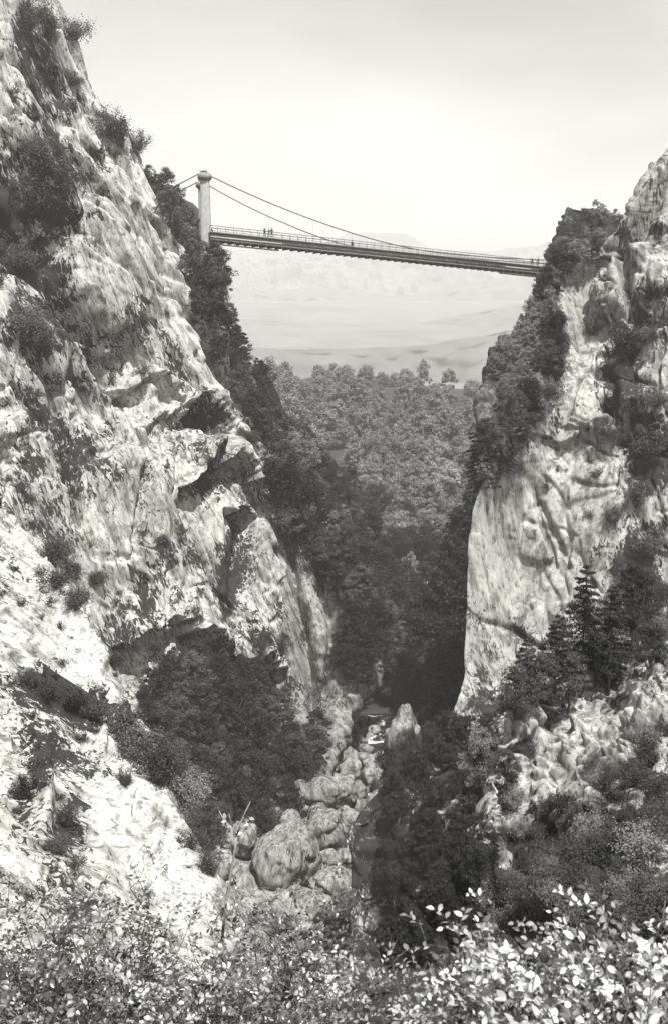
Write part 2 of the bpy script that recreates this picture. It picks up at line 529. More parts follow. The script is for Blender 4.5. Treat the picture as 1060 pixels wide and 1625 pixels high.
def A_moss(P, x, y):
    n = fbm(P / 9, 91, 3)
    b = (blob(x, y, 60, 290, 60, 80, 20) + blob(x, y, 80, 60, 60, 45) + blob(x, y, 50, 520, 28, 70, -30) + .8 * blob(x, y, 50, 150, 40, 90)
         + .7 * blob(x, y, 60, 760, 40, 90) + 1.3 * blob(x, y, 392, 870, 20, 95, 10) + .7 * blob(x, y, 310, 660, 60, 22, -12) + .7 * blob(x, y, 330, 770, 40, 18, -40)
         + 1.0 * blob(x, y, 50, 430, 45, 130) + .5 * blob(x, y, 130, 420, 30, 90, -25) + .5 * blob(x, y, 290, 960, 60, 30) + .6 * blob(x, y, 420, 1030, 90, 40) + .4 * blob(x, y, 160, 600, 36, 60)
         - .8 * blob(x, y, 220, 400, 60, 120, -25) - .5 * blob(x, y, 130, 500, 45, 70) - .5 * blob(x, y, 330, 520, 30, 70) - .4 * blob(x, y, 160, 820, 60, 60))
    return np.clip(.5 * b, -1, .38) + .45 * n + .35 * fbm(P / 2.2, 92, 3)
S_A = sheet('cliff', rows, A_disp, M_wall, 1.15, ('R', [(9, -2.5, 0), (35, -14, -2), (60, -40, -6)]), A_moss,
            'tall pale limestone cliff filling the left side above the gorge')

# --- water worn buttress at its foot
D_sil = [(800, 452), (850, 500), (880, 525), (920, 562), (960, 580), (1000, 600), (1030, 602), (1070, 586), (1100, 572), (1140, 562), (1180, 540), (1290, 505), (1400, 500)]
rows = []
for y in [800, 850, 900, 950, 1000, 1050, 1100, 1150, 1210, 1300, 1400]:
    s = tab(D_sil, y); Ye = np.interp(y, [800, 1100, 1400], [146, 137, 117])
    L = np.interp(y, [800, 1000, 1100, 1400], [400, 380, 400, 400])
    rows.append([(L + (s - L) * t, y, Ye - 1 - 8 * math.sin(math.pi * min(1, t * .62 + .38)) + (1 - t) * 9) for t in (0, .25, .5, .75, 1)])
def D_disp(P, x, y):
    R = frame_of((.35, .1, -.93)); q = P @ R.T
    D = 2.2 * fbm(q * np.array([1, 1, .4]) / 9, 201, 3) + 1.3 * ridged(q * np.array([1, 1, .35]) / 6, 204, 3) + .6 * facet(q * np.array([1, 1, .4]) / 4, 206) + .25 * fbm(q / 1.2, 208, 3)
    return D + crack(x, y, [(455, 860), (470, 960), (490, 1060), (510, 1150)], 12, 3) + crack(x, y, [(510, 900), (530, 1000), (520, 1100)], 8, 2)
S_D = sheet('cliff_foot', rows, D_disp, M_smooth, 1.5, ('R', [(8, -2, 0), (25, -10, -2)]), lambda P, x, y: .5 * blob(x, y, 500, 870, 50, 40) + .5 * fbm(P / 6, 210, 3),
            'rounded water worn grey rock foot below the left cliff')

# --- wooded flank behind the left wall, dropping to the river
E_sil = [(180, 240), (262, 285), (300, 308), (345, 345), (440, 372), (520, 385), (580, 410), (650, 470), (720, 525), (800, 565), (870, 610), (950, 650), (1050, 662), (1130, 640), (1200, 610)]
rows = []
for y in [255, 300, 350, 410, 480, 560, 640, 720, 800, 880, 960, 1050, 1130, 1210]:
    s = np.interp(y, [a for a, _ in [(b, a) for a, b in []]] or [255, 300, 350, 410, 480, 560, 640, 720, 800, 880, 960, 1050, 1130, 1210],
                  [210, 262, 318, 348, 358, 380, 440, 500, 545, 598, 640, 655, 640, 600])
    Ye = np.interp(y, [255, 480, 700, 960, 1210], [190, 196, 204, 200, 142])
    Yi = np.interp(y, [255, 480, 700, 960, 1210], [176, 172, 168, 158, 138])
    L = tab(A_sil, y) - 60 if y < 850 else np.interp(y, [850, 1210], [440, 470])
    rows.append([(L + (s - L) * t, y, Yi + (Ye - Yi) * t) for t in (0, .35, .7, 1)])
dE = lambda P, x, y: 2.2 * fbm(P / 12, 301, 4) + .5 * fbm(P / 2.5, 305, 3)
S_E = sheet('hillside', rows, dE, M_earth, 5, ('R', [(15, -3, -1), (60, -30, -8)]), None, 'dark wooded slope behind the left cliff')

# --- wooded valley and far rise
rows = []
for y, Y, s in [(606, 520, 10), (612, 470, 8), (650, 400, 4), (700, 350, 0), (780, 300, 0), (850, 262, 0), (920, 226, 0), (990, 196, 0), (1060, 172, 0), (1130, 150, 0)]:
    if y > 640: rows.append([(x, y - d, Y * k) for x, d, k in ((180, 30, .98), (400, 12, .99), (540, 4, 1), (660, 0, 1), (800, 14, 1), (1000, 40, .98), (1200, 80, .95))])
    else: rows.append([(x, y + d, Y * k) for x, d, k in ((180, -10, .98), (400, -2, .99), (540, -12, 1), (620, -4, 1), (690, 12, 1), (780, 10, 1), (1200, 12, .98))])
dF = lambda P, x, y: 4.5 * fbm(P / 60, 401, 3) * sst(-y, -1150, -800) + .8 * fbm(P / 9, 405, 3)
S_F = sheet('valley', rows, dF, M_earth, 8, None, None, 'wooded valley floor rising away beyond the gorge')

# --- river bed
gx, gy = np.meshgrid(np.linspace(-60, 50, 260), np.linspace(40, 230, 420))
P0 = np.stack([gx.ravel(), gy.ravel(), np.full(gx.size, -63.0)], -1)
cxr = np.interp(P0[:, 1], [80, 100, 116, 130, 144, 170], [3, 3, 2, 3.5, 5.5, 8])
bank = np.abs(P0[:, 0] - cxr)
P0[:, 2] += 1.3 * fbm(P0 / 7, 501, 4) + .5 * facet(P0 / 2.2, 505) + sst(bank, 5, 26) * 9 - .9 * (1 - sst(bank, 2, 7))
ii = np.arange(gx.size).reshape(gx.shape)
qq = np.stack([ii[:-1, :-1], ii[:-1, 1:], ii[1:, 1:], ii[1:, :-1]], -1).reshape(-1, 4)
o = link('riverbed', np_mesh('riverbed', P0, quads=qq), M_bould); tag(o, 'stony river bed at the bottom of the gorge', kind='structure')
S_G = BVHTree.FromPolygons([tuple(p) for p in P0], [tuple(int(t) for t in q) for q in qq])

# --- water
mw, n, l, b = newmat('river_water')
pos = n.new('ShaderNodeNewGeometry').outputs['Position']
f1 = nz(n, l, .35, 6, .7, pos, 1.2)
foam = ramp(n, l, f1, [(.52, .02), (.6, .75)])
l.new(foam, b.inputs['Base Color'])
b.inputs['Roughness'].default_value = .12
bp = n.new('ShaderNodeBump'); bp.inputs['Strength'].default_value = .6; bp.inputs['Distance'].default_value = .3
l.new(nz(n, l, 1.5, 5, .6, pos, .5), bp.inputs['Height']); l.new(bp.outputs[0], b.inputs['Normal'])
gx, gy = np.meshgrid(np.linspace(-16, 26, 80), np.linspace(42, 228, 300))
P0 = np.stack([gx.ravel(), gy.ravel(), np.full(gx.size, -63.0)], -1); P0[:, 2] += .2 * fbm(P0 / 2.5, 520, 3)
ii = np.arange(gx.size).reshape(gx.shape)
qq = np.stack([ii[:-1, :-1], ii[:-1, 1:], ii[1:, 1:], ii[1:, :-1]], -1).reshape(-1, 4)
tag(link('river', np_mesh('river', P0, quads=qq), mw), 'shallow river with white water among boulders', kind='structure')

# --- rear right buttress where the bridge lands
rows = []
for y, s, Ye in [(330, 905, 212), (385, 884, 208), (436, 868, 204), (480, 850, 196), (520, 822, 190), (570, 792, 184), (620, 782, 180), (690, 782, 174), (740, 775, 168), (800, 752, 164), (880, 730, 162), (960, 712, 158), (1040, 700, 152), (1120, 690, 145), (1200, 670, 138)]:
    rows.append([(s + 300 * t, y, Ye - 40 * t) for t in (0, .12, .3, .6, 1)])
def C_disp(P, x, y):
    return rock_disp(P, (.05, .1, -1), 2.0, 1.2, .4, 1.0, .2, 61)
S_C = sheet('crag', rows, C_disp, M_dark, 2.0, ('L', [(60, 30, -6), (9, 3, 0)]), lambda P, x, y: .6 + .5 * fbm(P / 8, 62, 3) - .9 * blob(x, y, 786, 680, 14, 80) - .8 * blob(x, y, 830, 540, 16, 40),
            'wooded crag behind the right cliff carrying the far end of the bridge')

# --- right cliff
B_sil = [(120, 1120), (180, 1060), (222, 1028), (260, 1004), (295, 984), (330, 955), (360, 930), (400, 905), (450, 888), (520, 886), (600, 872), (660, 852), (700, 820), (740, 795), (800, 768), (850, 757), (950, 754), (1050, 750), (1095, 748), (1150, 738), (1200, 700), (1260, 628), (1300, 596), (1400, 590), (1500, 588), (1640, 590)]
B_sil = [(a, b + (24 if a < 700 else 30) * (1 if a < 1150 else .3)) for a, b in B_sil]
B_sil = [(a + (95 if a < 300 else 95 * (460 - a) / 160 if a < 460 else 0), b) for a, b in B_sil]
rows = []
for y in [120, 180, 225, 265, 300, 345, 395, 450, 520, 600, 660, 710, 760, 820, 890, 960, 1030, 1090, 1150, 1220, 1300, 1400, 1510, 1640]:
    s = tab(B_sil, y)
    Ye = np.interp(y, [120, 400, 700, 1090, 1300, 1640], [132, 122, 108, 101, 94, 80])
    w = max(1180 - s, 60); w = np.interp(y, [1080, 1200], [w, 250])
    k = np.interp(y, [1060, 1200], [9, 48])
    rows.append([(s + w * t, y, Ye - k * t ** .8 - .6 * math.sin(t * 9 + y / 90)) for t in (0, .1, .28, .5, .75, 1)])
def B_disp(P, x, y):
    w = sst(y, 640, 800) * (1 - sst(y, 1110, 1180))
    D = rock_disp(P, (.1, .1, -1), 2.0, 1.1, .34, 1.0, .2, 71) * (1 - w) + rock_disp(P, (.3, .1, -.95), .9, .38, .16, 1.2, .22, 91) * w
    # rounded vertical pillars near the top
    D = D + 1.2 * np.abs(np.sin((x + 5 * noise(P / 6, 5)) / 11.0)) * blob(x, y, 950, 450, 60, 60)
    for pts, wd, d in (([(765, 930), (800, 990), (860, 1030)], 5, 1.2), ([(858, 800), (900, 900)], 5, .9), ([(905, 430), (890, 500), (892, 600)], 7, 2.5),
                       ([(960, 640), (1000, 700), (1060, 720)], 8, 2.2), ([(835, 700), (850, 800), (880, 900)], 4, .8), ([(985, 380), (1000, 500)], 9, 2.5), ([(780, 740), (800, 850)], 4, .7)):
        D = D + crack(x, y, pts, wd, d)
    D = D + ledge(x, y, [(870, 690), (930, 700), (1000, 690)], .8, 1.6, 14, 30)
    e_ = np.interp(y, [a for a, _ in B_sil], [b for _, b in B_sil]); D = D * (.3 + .7 * sst(x - e_, 5, 70))
    v = sst(y, 1090, 1170)
    D = D * (1 - v) + v * (-.8 + 1.1 * fbm(P / 9, 771, 3) + .55 * facet(P * np.array([1, 1, .6]) / 3.5, 772, 1.2, 12) + .4 * facet(P * np.array([1, 1, .5]) / 1.2, 773, 1.2, 10) + .8 * ridged(P * np.array([1, 1, .3]) / 3, 774, 4) - .5)
    return D
def B_moss_shade(P, x, y):
    return (.5 * fbm(P / 6, 95, 3) + .3 * fbm(P / 2, 98, 3) + .5 * blob(x, y, 985, 350, 40, 50, -30) + .5 * blob(x, y, 980, 580, 35, 80) + .6 * blob(x, y, 1015, 900, 40, 130) + .5 * blob(x, y, 860, 610, 24, 80)
            + .8 * blob(x, y, 1030, 700, 30, 60) - .7 * blob(x, y, 830, 850, 80, 100) - .4 * blob(x, y, 920, 520, 30, 80) + .5 * sst(y, 1120, 1220))  # last term paints the shadow of the lower wall as dark colour
S_B = sheet('cliff', rows, B_disp, M_right, 1.15, ('L', [(60, 45, -6), (30, 14, -2), (8, 2.5, 0)]), B_moss_shade,
            'grey limestone cliff with a sheer edge on the right side')

# --- foreground slab, left
H_sil = [(780, -20), (840, 8), (880, 58), (925, 98), (985, 148), (1060, 188), (1110, 196), (1150, 206), (1180, 228), (1220, 256), (1280, 290), (1350, 305), (1430, 328), (1520, 345), (1640, 360)]
rows = []
for y in [780, 840, 900, 960, 1030, 1100, 1150, 1200, 1260, 1330, 1420, 1520, 1640]:
    s = tab(H_sil, y)
    Ye = np.interp(y, [780, 900, 1100, 1150, 1300, 1450, 1640], [46, 42, 36, 35, 29, 22, 14])
    Yl = np.interp(y, [780, 900, 1100, 1150, 1300, 1450, 1640], [40, 35, 28, 26, 20, 14, 8])
    rows.append([(-110 + (s + 110) * t, y, Yl + (Ye - Yl) * t ** 1.3) for t in (0, .3, .6, .85, 1)])
def H_disp(P, x, y):
    D = .5 * fbm(P / 7, 601, 3) + rock_disp(P, (.5, .3, -.75), .32, .13, .09, .34, .25, 611)
    for pts, wd, d in (([(40, 1075), (110, 1120), (180, 1160), (215, 1185)], 12, .5), ([(60, 910), (110, 985), (160, 1060)], 7, .7), ([(150, 1180), (210, 1260)], 5, .5),
                       ([(30, 1010), (90, 1050), (150, 1110)], 5, .6), ([(150, 1230), (200, 1300), (250, 1400)], 4, .35), ([(30, 1230), (60, 1320)], 14, .5)):
        D = D + crack(x, y, pts, wd, d)
    return D
def H_moss(P, x, y):
    return (.3 * fbm(P / 2.5, 96, 3) + 1.0 * blob(x, y, 110, 1120, 90, 26, 22) + .8 * blob(x, y, 40, 1260, 18, 40) + .7 * blob(x, y, 100, 1320, 26, 40) + .5 * blob(x, y, 60, 1190, 60, 40)
            + .5 * blob(x, y, 130, 1450, 120, 30) - .6 * blob(x, y, 230, 1300, 60, 90) - .4 * blob(x, y, 80, 980, 60, 60))
S_H = sheet('rock_slope', rows, H_disp, M_slab, 1.35, ('R', [(3, -.6, -.2), (12, -5, -2), (26, -14, -6)]), H_moss,
            'bright pale foreground rock slope at lower left')

# --- foreground ledge, right
I_sil = [(1030, 985), (1060, 940), (1110, 880), (1170, 832), (1230, 800), (1290, 786), (1340, 792), (1390, 765), (1430, 705), (1470, 665), (1540, 628), (1640, 600)]
rows = []
for y in [1030, 1070, 1120, 1180, 1240, 1300, 1350, 1400, 1450, 1510, 1640]:
    s = tab(I_sil, y)
    Ye = np.interp(y, [1030, 1200, 1350, 1400, 1640], [46, 40, 36, 34, 26])
    Yl = np.interp(y, [1030, 1200, 1400, 1640], [36, 28, 17, 10])
    rows.append([(s + (1180 - s) * t, y, Ye + (Yl - Ye) * t) for t in (0, .15, .4, .7, 1)])
def I_disp(P, x, y):
    D = .6 * fbm(P / 5, 701, 3) + rock_disp(P, (.1, .2, -1), .55, .28, .16, .34, .25, 711)
    return D + crack(x, y, [(742, 1400), (725, 1500), (735, 1600)], 9, 1.5) + crack(x, y, [(820, 1250), (830, 1400)], 9, 1.2)
S_I = sheet('rock_slope', rows, I_disp, M_ledge, 1.5, ('L', [(26, 10, -6), (10, 3, -2), (2.5, .6, 0)]),
            lambda P, x, y: .25 + .4 * fbm(P / 2.2, 97, 3) - 1.1 * blob(x, y, 940, 1150, 120, 50, -25) - .9 * blob(x, y, 880, 1220, 80, 50) - .6 * blob(x, y, 795, 1320, 12, 60) + .2 * blob(x, y, 700, 1480, 90, 120) + .15 * sst(y, 1290, 1340) + .3 * fbm(P / .8, 99, 3),
            'broken dark rock ledge below trees at lower right')

# --- near ground the photographer stands on
rows = []
for y, Y in [(1540, 9.5), (1570, 8.2), (1600, 6.5), (1660, 4.8), (1760, 3.2), (2000, 2.0), (2600, .9)]:
    rows.append([(x, y + d + (0 if y > 1590 else 0), Y) for x, d in ((-500, -60), (-100, -10), (150, 10), (400, 20), (560, 30), (680, 45), (800, 30), (1000, 5), (1300, -20), (1700, -60))])
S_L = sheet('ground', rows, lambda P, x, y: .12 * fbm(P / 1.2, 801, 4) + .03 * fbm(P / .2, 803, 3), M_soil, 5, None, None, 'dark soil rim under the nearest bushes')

# --- hazy plain and mountains far behind
mplain = plain_material('far_fields', .13, .4, .009, .95, 0, 0)
gx, gy = np.meshgrid(np.linspace(-3400, 3400, 160), np.linspace(480, 5400, 150))
P0 = np.stack([gx.ravel(), gy.ravel(), np.full(gx.size, -110.0)], -1); P0[:, 2] += 6 * fbm(P0 / 420, 811, 3) + 135 * sst(P0[:, 1], 600, 4200)
ii = np.arange(gx.size).reshape(gx.shape)
qq = np.stack([ii[:-1, :-1], ii[:-1, 1:], ii[1:, 1:], ii[1:, :-1]], -1).reshape(-1, 4)
tag(link('plain', np_mesh('plain', P0, quads=qq), mplain), 'hazy flat plain beyond the wooded rise', kind='structure')
def mountain(prof, Y0, depth, zb, mat, seed, label):
    xs = np.linspace(prof[0][0], prof[-1][0], 420); ts = np.linspace(-1, 1, 110)
    gx, gt = np.meshgrid(xs, ts)
    h = np.interp(gx, [p[0] for p in prof], [p[1] for p in prof])
    hh = W(gx, h, Y0)
    sh = np.where(np.abs(gt) < .35, 1 - .25 * (gt / .35) ** 2, .75 * np.exp(-((np.abs(gt) - .35) / .28) ** 1.0))
    X = hh[..., 0]; Z = zb + (hh[..., 2] - zb) * sh; Yy = Y0 + gt * depth
    P = np.stack([X.ravel(), Yy.ravel(), Z.ravel()], -1)
    P[:, 2] += (18 if Y0 > 3400 else 2.5) * ridged(P / (240 if Y0 > 3400 else 160), seed, 4, .5) * sst(P[:, 2], zb, zb + 100); P[:, 1] += 30 * fbm(P / 60, seed + 9, 3)
    ii = np.arange(gx.size).reshape(gx.shape)
    qq = np.stack([ii[:-1, :-1], ii[:-1, 1:], ii[1:, 1:], ii[1:, :-1]], -1).reshape(-1, 4)
    tag(link('mountain', np_mesh('mountain', P, quads=qq), mat), label, kind='structure')
mlow = plain_material('far_hills', .11, .3, .02, .95, 0, 0)
mountain([(-900, 520), (100, 525), (330, 548), (450, 556), (560, 552), (680, 548), (780, 530), (900, 515), (1300, 500), (1900, 495)], 1300, 160, -130, mlow, 841, 'low wooded rise dissolving in mist beyond the far wood')
mountain([(-900, 470), (100, 480), (330, 500), (450, 512), (600, 520), (700, 508), (790, 488), (900, 470), (1300, 455), (1900, 450)], 2200, 240, -130, mlow, 851, 'misty gentle slope rising behind the low wooded rise')
mountain([(-900, 420), (100, 440), (330, 452), (430, 462), (500, 455), (560, 463), (640, 470), (720, 455), (800, 438), (900, 425), (1300, 405), (1900, 400)], 3100, 300, -130, mlow, 861, 'pale foothill under the limestone range')
mm1 = rock_material('far_limestone', .12, .2, .3, .3, (.2, .1, -1), spscale=.05, bump=.2)
mountain([(-900, 440), (200, 430), (370, 402), (470, 400), (560, 404), (650, 412), (760, 408), (820, 396), (880, 380), (1000, 350), (1300, 340), (1900, 380)], 3500, 420, -120, mm1, 821, 'pale limestone range low on the misty horizon')
mountain([(-900, 470), (200, 450), (480, 405), (540, 378), (580, 368), (620, 370), (680, 388), (760, 402), (850, 400), (1300, 420), (1900, 450)], 3900, 300, -120, mlow, 831, 'faint rounded hill rising behind the bridge')
# ------------------------------------------------------------------ bridge
def tube_mesh(paths, seg=6, name='tube'):
    """paths: list of (points, radii)"""
    V, Q, T = [], [], []; off = 0
    for pts, rad in paths:
        pts = np.asarray(pts, float); n = len(pts)
        rad = np.full(n, rad) if np.isscalar(rad) else np.asarray(rad)
        t = np.gradient(pts, axis=0); t /= np.linalg.norm(t, axis=1, keepdims=True) + 1e-9
        ref = np.array([0, 0, 1.0]) if abs(t[:, 2]).mean() < .9 else np.array([1.0, 0, 0])
        a = np.cross(t, ref); a /= np.linalg.norm(a, axis=1, keepdims=True) + 1e-9
        b = np.cross(t, a)
        an = np.linspace(0, 2 * math.pi, seg, endpoint=False)
        ring = pts[:, None] + rad[:, None, None] * (np.cos(an)[None, :, None] * a[:, None] + np.sin(an)[None, :, None] * b[:, None])
        V.append(ring.reshape(-1, 3))
        idx = off + np.arange(n * seg).reshape(n, seg)
        nx = np.roll(idx, -1, 1)
        Q.append(np.stack([idx[:-1], nx[:-1], nx[1:], idx[1:]], -1).reshape(-1, 4))
        c0 = off + n * seg
        V.append(pts[[0, -1]])
        T.append(np.stack([np.full(seg, c0), nx[0], idx[0]], -1)); T.append(np.stack([np.full(seg, c0 + 1), idx[-1], nx[-1]], -1))
        off += n * seg + 2
    return np_mesh(name, np.concatenate(V), quads=np.concatenate(Q), tris=np.concatenate(T))

def box_mesh(boxes, name='box'):
    """boxes: (centre, ex, ey, ez) with half-extent vectors"""
    V, Q = [], []; off = 0
    S = np.array([(-1, -1, -1), (1, -1, -1), (1, 1, -1), (-1, 1, -1), (-1, -1, 1), (1, -1, 1), (1, 1, 1), (-1, 1, 1)])
    F = np.array([(0, 3, 2, 1), (4, 5, 6, 7), (0, 1, 5, 4), (1, 2, 6, 5), (2, 3, 7, 6), (3, 0, 4, 7)])
    for c, ex, ey, ez in boxes:
        V.append(np.array(c) + S[:, :1] * np.array(ex) + S[:, 1:2] * np.array(ey) + S[:, 2:] * np.array(ez)); Q.append(F + off); off += 8
    return np_mesh(name, np.concatenate(V), quads=np.concatenate(Q), smooth=False)

BL, BR = W(333, 368, 180.0), W(893, 427, 200.0)      # near edge of the roadway, left and right end
AX = BR - BL; LEN = np.linalg.norm(AX); U = AX / LEN
H_ = np.array([-U[1], U[0], 0]); H_ /= np.linalg.norm(H_)       # across the bridge, away from the camera
if H_[1] < 0: H_ = -H_
Zv = np.array([0, 0, 1.0])
DW = 4.6
def on(s, across=0, up=0): return BL + U * s + H_ * across + Zv * (up - 0.0 - .9 * math.sin(math.pi * max(0, min(1, s / LEN))) * .0)
br = empty('suspension_bridge', BL - Zv * 6)
tag(br, 'slender suspension bridge crossing the gorge from stone tower to right crag', 'bridge')
bpar = lambda n_, me, mat, par=None: (lambda o: (setattr(o, 'matrix_parent_inverse', Matrix.Translation(-Vector(br.location)) if par is None else Matrix()), o)[1])(link(n_, me, mat, par or br))
# towers: tapered round-cornered piers
def pier(base, r0, r1, h, ztop):
    V = []; seg = 16; nz_ = 14
    for k in range(nz_):
        t = k / (nz_ - 1); r = r0 + (r1 - r0) * t ** .8; z = ztop - h + h * t
        for j in range(seg):
            a = 2 * math.pi * j / seg; c, s = math.cos(a), math.sin(a)
            q = 1 / max(abs(c), abs(s)); q = 1 + (q - 1) * .55
            V.append((base[0] + r * q * c, base[1] + r * q * s, z))
    ii = np.arange(nz_ * seg).reshape(nz_, seg); nx = np.roll(ii, -1, 1)
    Q = np.stack([ii[:-1], nx[:-1], nx[1:], ii[1:]], -1).reshape(-1, 4)
    return np_mesh('pier', np.array(V), quads=Q, smooth=True)
def turned(cx_, cy_, prof, seg=20):
    V = []
    for r, z in prof:
        for j in range(seg):
            a = 2 * math.pi * j / seg; V.append((cx_ + r * math.cos(a), cy_ + r * math.sin(a), z))
    n_ = len(prof); ii = np.arange(n_ * seg).reshape(n_, seg); nx = np.roll(ii, -1, 1)
    Q = np.stack([ii[:-1], nx[:-1], nx[1:], ii[1:]], -1).reshape(-1, 4)
    c = len(V); V.append((cx_, cy_, prof[0][1])); V.append((cx_, cy_, prof[-1][1]))
    T = np.concatenate([np.stack([np.full(seg, c), nx[0], ii[0]], -1), np.stack([np.full(seg, c + 1), ii[-1], nx[-1]], -1)])
    return np_mesh('turned', np.array(V), quads=Q, tris=T)
T1 = W(325.5, 287, 181.5); T2 = W(322.5, 300, 188.5)
for (T, r) in ((T1, 1.0), (T2, .95)):
    t_ = bpar('tower', pier(T, 1.18, .78, 20.0, T[2]), M_stone)
    z = T[2]
    c_ = bpar('capital', turned(T[0], T[1], [(.8, z - .1), (.98, z + .1), (1.0, z + .22), (1.2, z + .3), (1.2, z + .95), (1.05, z + 1.0), (1.0, z + 1.15), (.7, z + 1.3)]), M_cap, t_)
    c_ = bpar('cable_saddle', turned(T[0], T[1], [(.5, z + 1.29), (.5, z + 1.5), (.3, z + 1.68)], 10), M_steel, t_)
# deck
NP = 48
sg = LEN / NP
b = []
for k in range(NP):
    c = (on(k * sg + sg / 2, DW / 2, -.12)); b.append((c, U * (sg / 2 - .01), H_ * (DW / 2), Zv * .1))
bpar('roadway', box_mesh([(on(LEN / 2, DW / 2, -.12), U * (LEN / 2), H_ * (DW / 2), Zv * .1)]), M_girder)
for side, ac in (('n', 0.0), ('f', DW)):
    gr = bpar('stiffening_girder', box_mesh([(on(LEN / 2, ac - .06, -.02), U * (LEN / 2), H_ * .16, Zv * .13), (on(LEN / 2, ac - .06, -1.18), U * (LEN / 2), H_ * .16, Zv * .13),
              (on(LEN / 2, ac, -.62), U * (LEN / 2), H_ * .04, Zv * .43)]), M_girder)
    bb = []
    for k in range(NP + 1):
        bb.append((on(min(k * sg, LEN - .05), ac - .09, -.62), U * .045, H_ * .05, Zv * .43))
    for k in range(NP):
        d = U * sg / 2 + Zv * .4 * (1 if k % 2 else -1); dn = np.cross(d / np.linalg.norm(d), H_)
        bb.append((on((k + .5) * sg, ac - .09, -.62), d * .96, H_ * .03, dn * .05))
    bpar('lattice', box_mesh(bb), M_steel, gr)
bpar('plank_strip', box_mesh([(on(6.3, -.26, -.78), U * 6.2, H_ * .03, Zv * .14)]), M_plank)
bpar('plank_strip', box_mesh([(on(LEN - 9.5, -.26, -.7), U * 2.6, H_ * .03, Zv * .13)]), M_plank)
for k in range(1, NP, 1):
    bpar('cross_beam', box_mesh([(on(k * sg, DW / 2, -1.42), U * .055, H_ * (DW / 2 + .35), Zv * .12), (on(k * sg, -.28, -1.25), U * .04, H_ * .04, Zv * .3)]), M_steel)
bpar('service_walkway', box_mesh([(on(6.0, .5, -1.86), U * 6.0, H_ * .5, Zv * .09)] + [(on(k * 1.3 + .4, .1, -1.6), U * .04, H_ * .04, Zv * .22) for k in range(9)]), M_steel)
bpar('service_walkway', box_mesh([(on(LEN - 9.0, .5, -1.86), U * 3.7, H_ * .5, Zv * .11)] + [(on(LEN - 12.4 + k * 1.7, .1, -1.6), U * .04, H_ * .04, Zv * .22) for k in range(5)]), M_steel)
for ac in (0.02, DW - .02):
    rl = bpar('railing', tube_mesh([([on(0, ac, 1.08), on(LEN * .5, ac, 1.08), on(LEN, ac, 1.08)], .055), ([on(0, ac, .62), on(LEN * .5, ac, .62), on(LEN, ac, .62)], .02), ([on(0, ac, .34), on(LEN * .5, ac, .34), on(LEN, ac, .34)], .02)]), M_steel)
    for k in range(NP + 1):
        bpar('railing_post', tube_mesh([([on(k * sg, ac, .1), on(k * sg, ac, 1.08)], .032)], 5), M_steel, rl)
# main cables, parabolic from the saddle to the low point and along to the far anchorage
def cable(T, across, s_low, up_low, s_end, up_end):
    top = T + Zv * 1.6
    s0 = float((top - BL) @ U); u0 = float(top[2] - on(s0, 0, 0)[2]); a0 = float((top - BL) @ H_)
    P = []
    for k in range(50):
        t = k / 49; s = s0 + (s_low - s0) * t
        up = up_low + (u0 - up_low) * (1 - t) ** 1.75
        P.append(on(s, a0 + (across - a0) * min(1, t * 2.0), up))
    for k in range(1, 16):
        t = k / 15; s = s_low + (s_end - s_low) * t
        P.append(on(s, across, up_low + (up_end - up_low) * t ** 1.8))
    return P
c1 = cable(T1, .1, 42, .55, LEN, 1.6)
c2 = cable(T2, DW - .1, 30, .25, LEN, 1.0)
for cp, T in ((c1, T1), (c2, T2)):
    o = bpar('main_cable', tube_mesh([(cp, .095)]), M_steel)
    for k in range(6, 62, 1):
        p = np.array(cp[k]); s = float((p - BL) @ U); ac = .1 if T is T1 else DW - .1
        dk = on(s, ac, 0)
        if 16 < s < LEN - 1 and p[2] - dk[2] > .3 and k % 2 == 0:
            bpar('suspender', tube_mesh([([dk, p], .012)], 4), M_steel, o)
    top = T + Zv * 1.6
    bpar('back_stay', tube_mesh([([top, top + np.array([-10.5, 3.5, -4.6])], .095)]), M_steel)

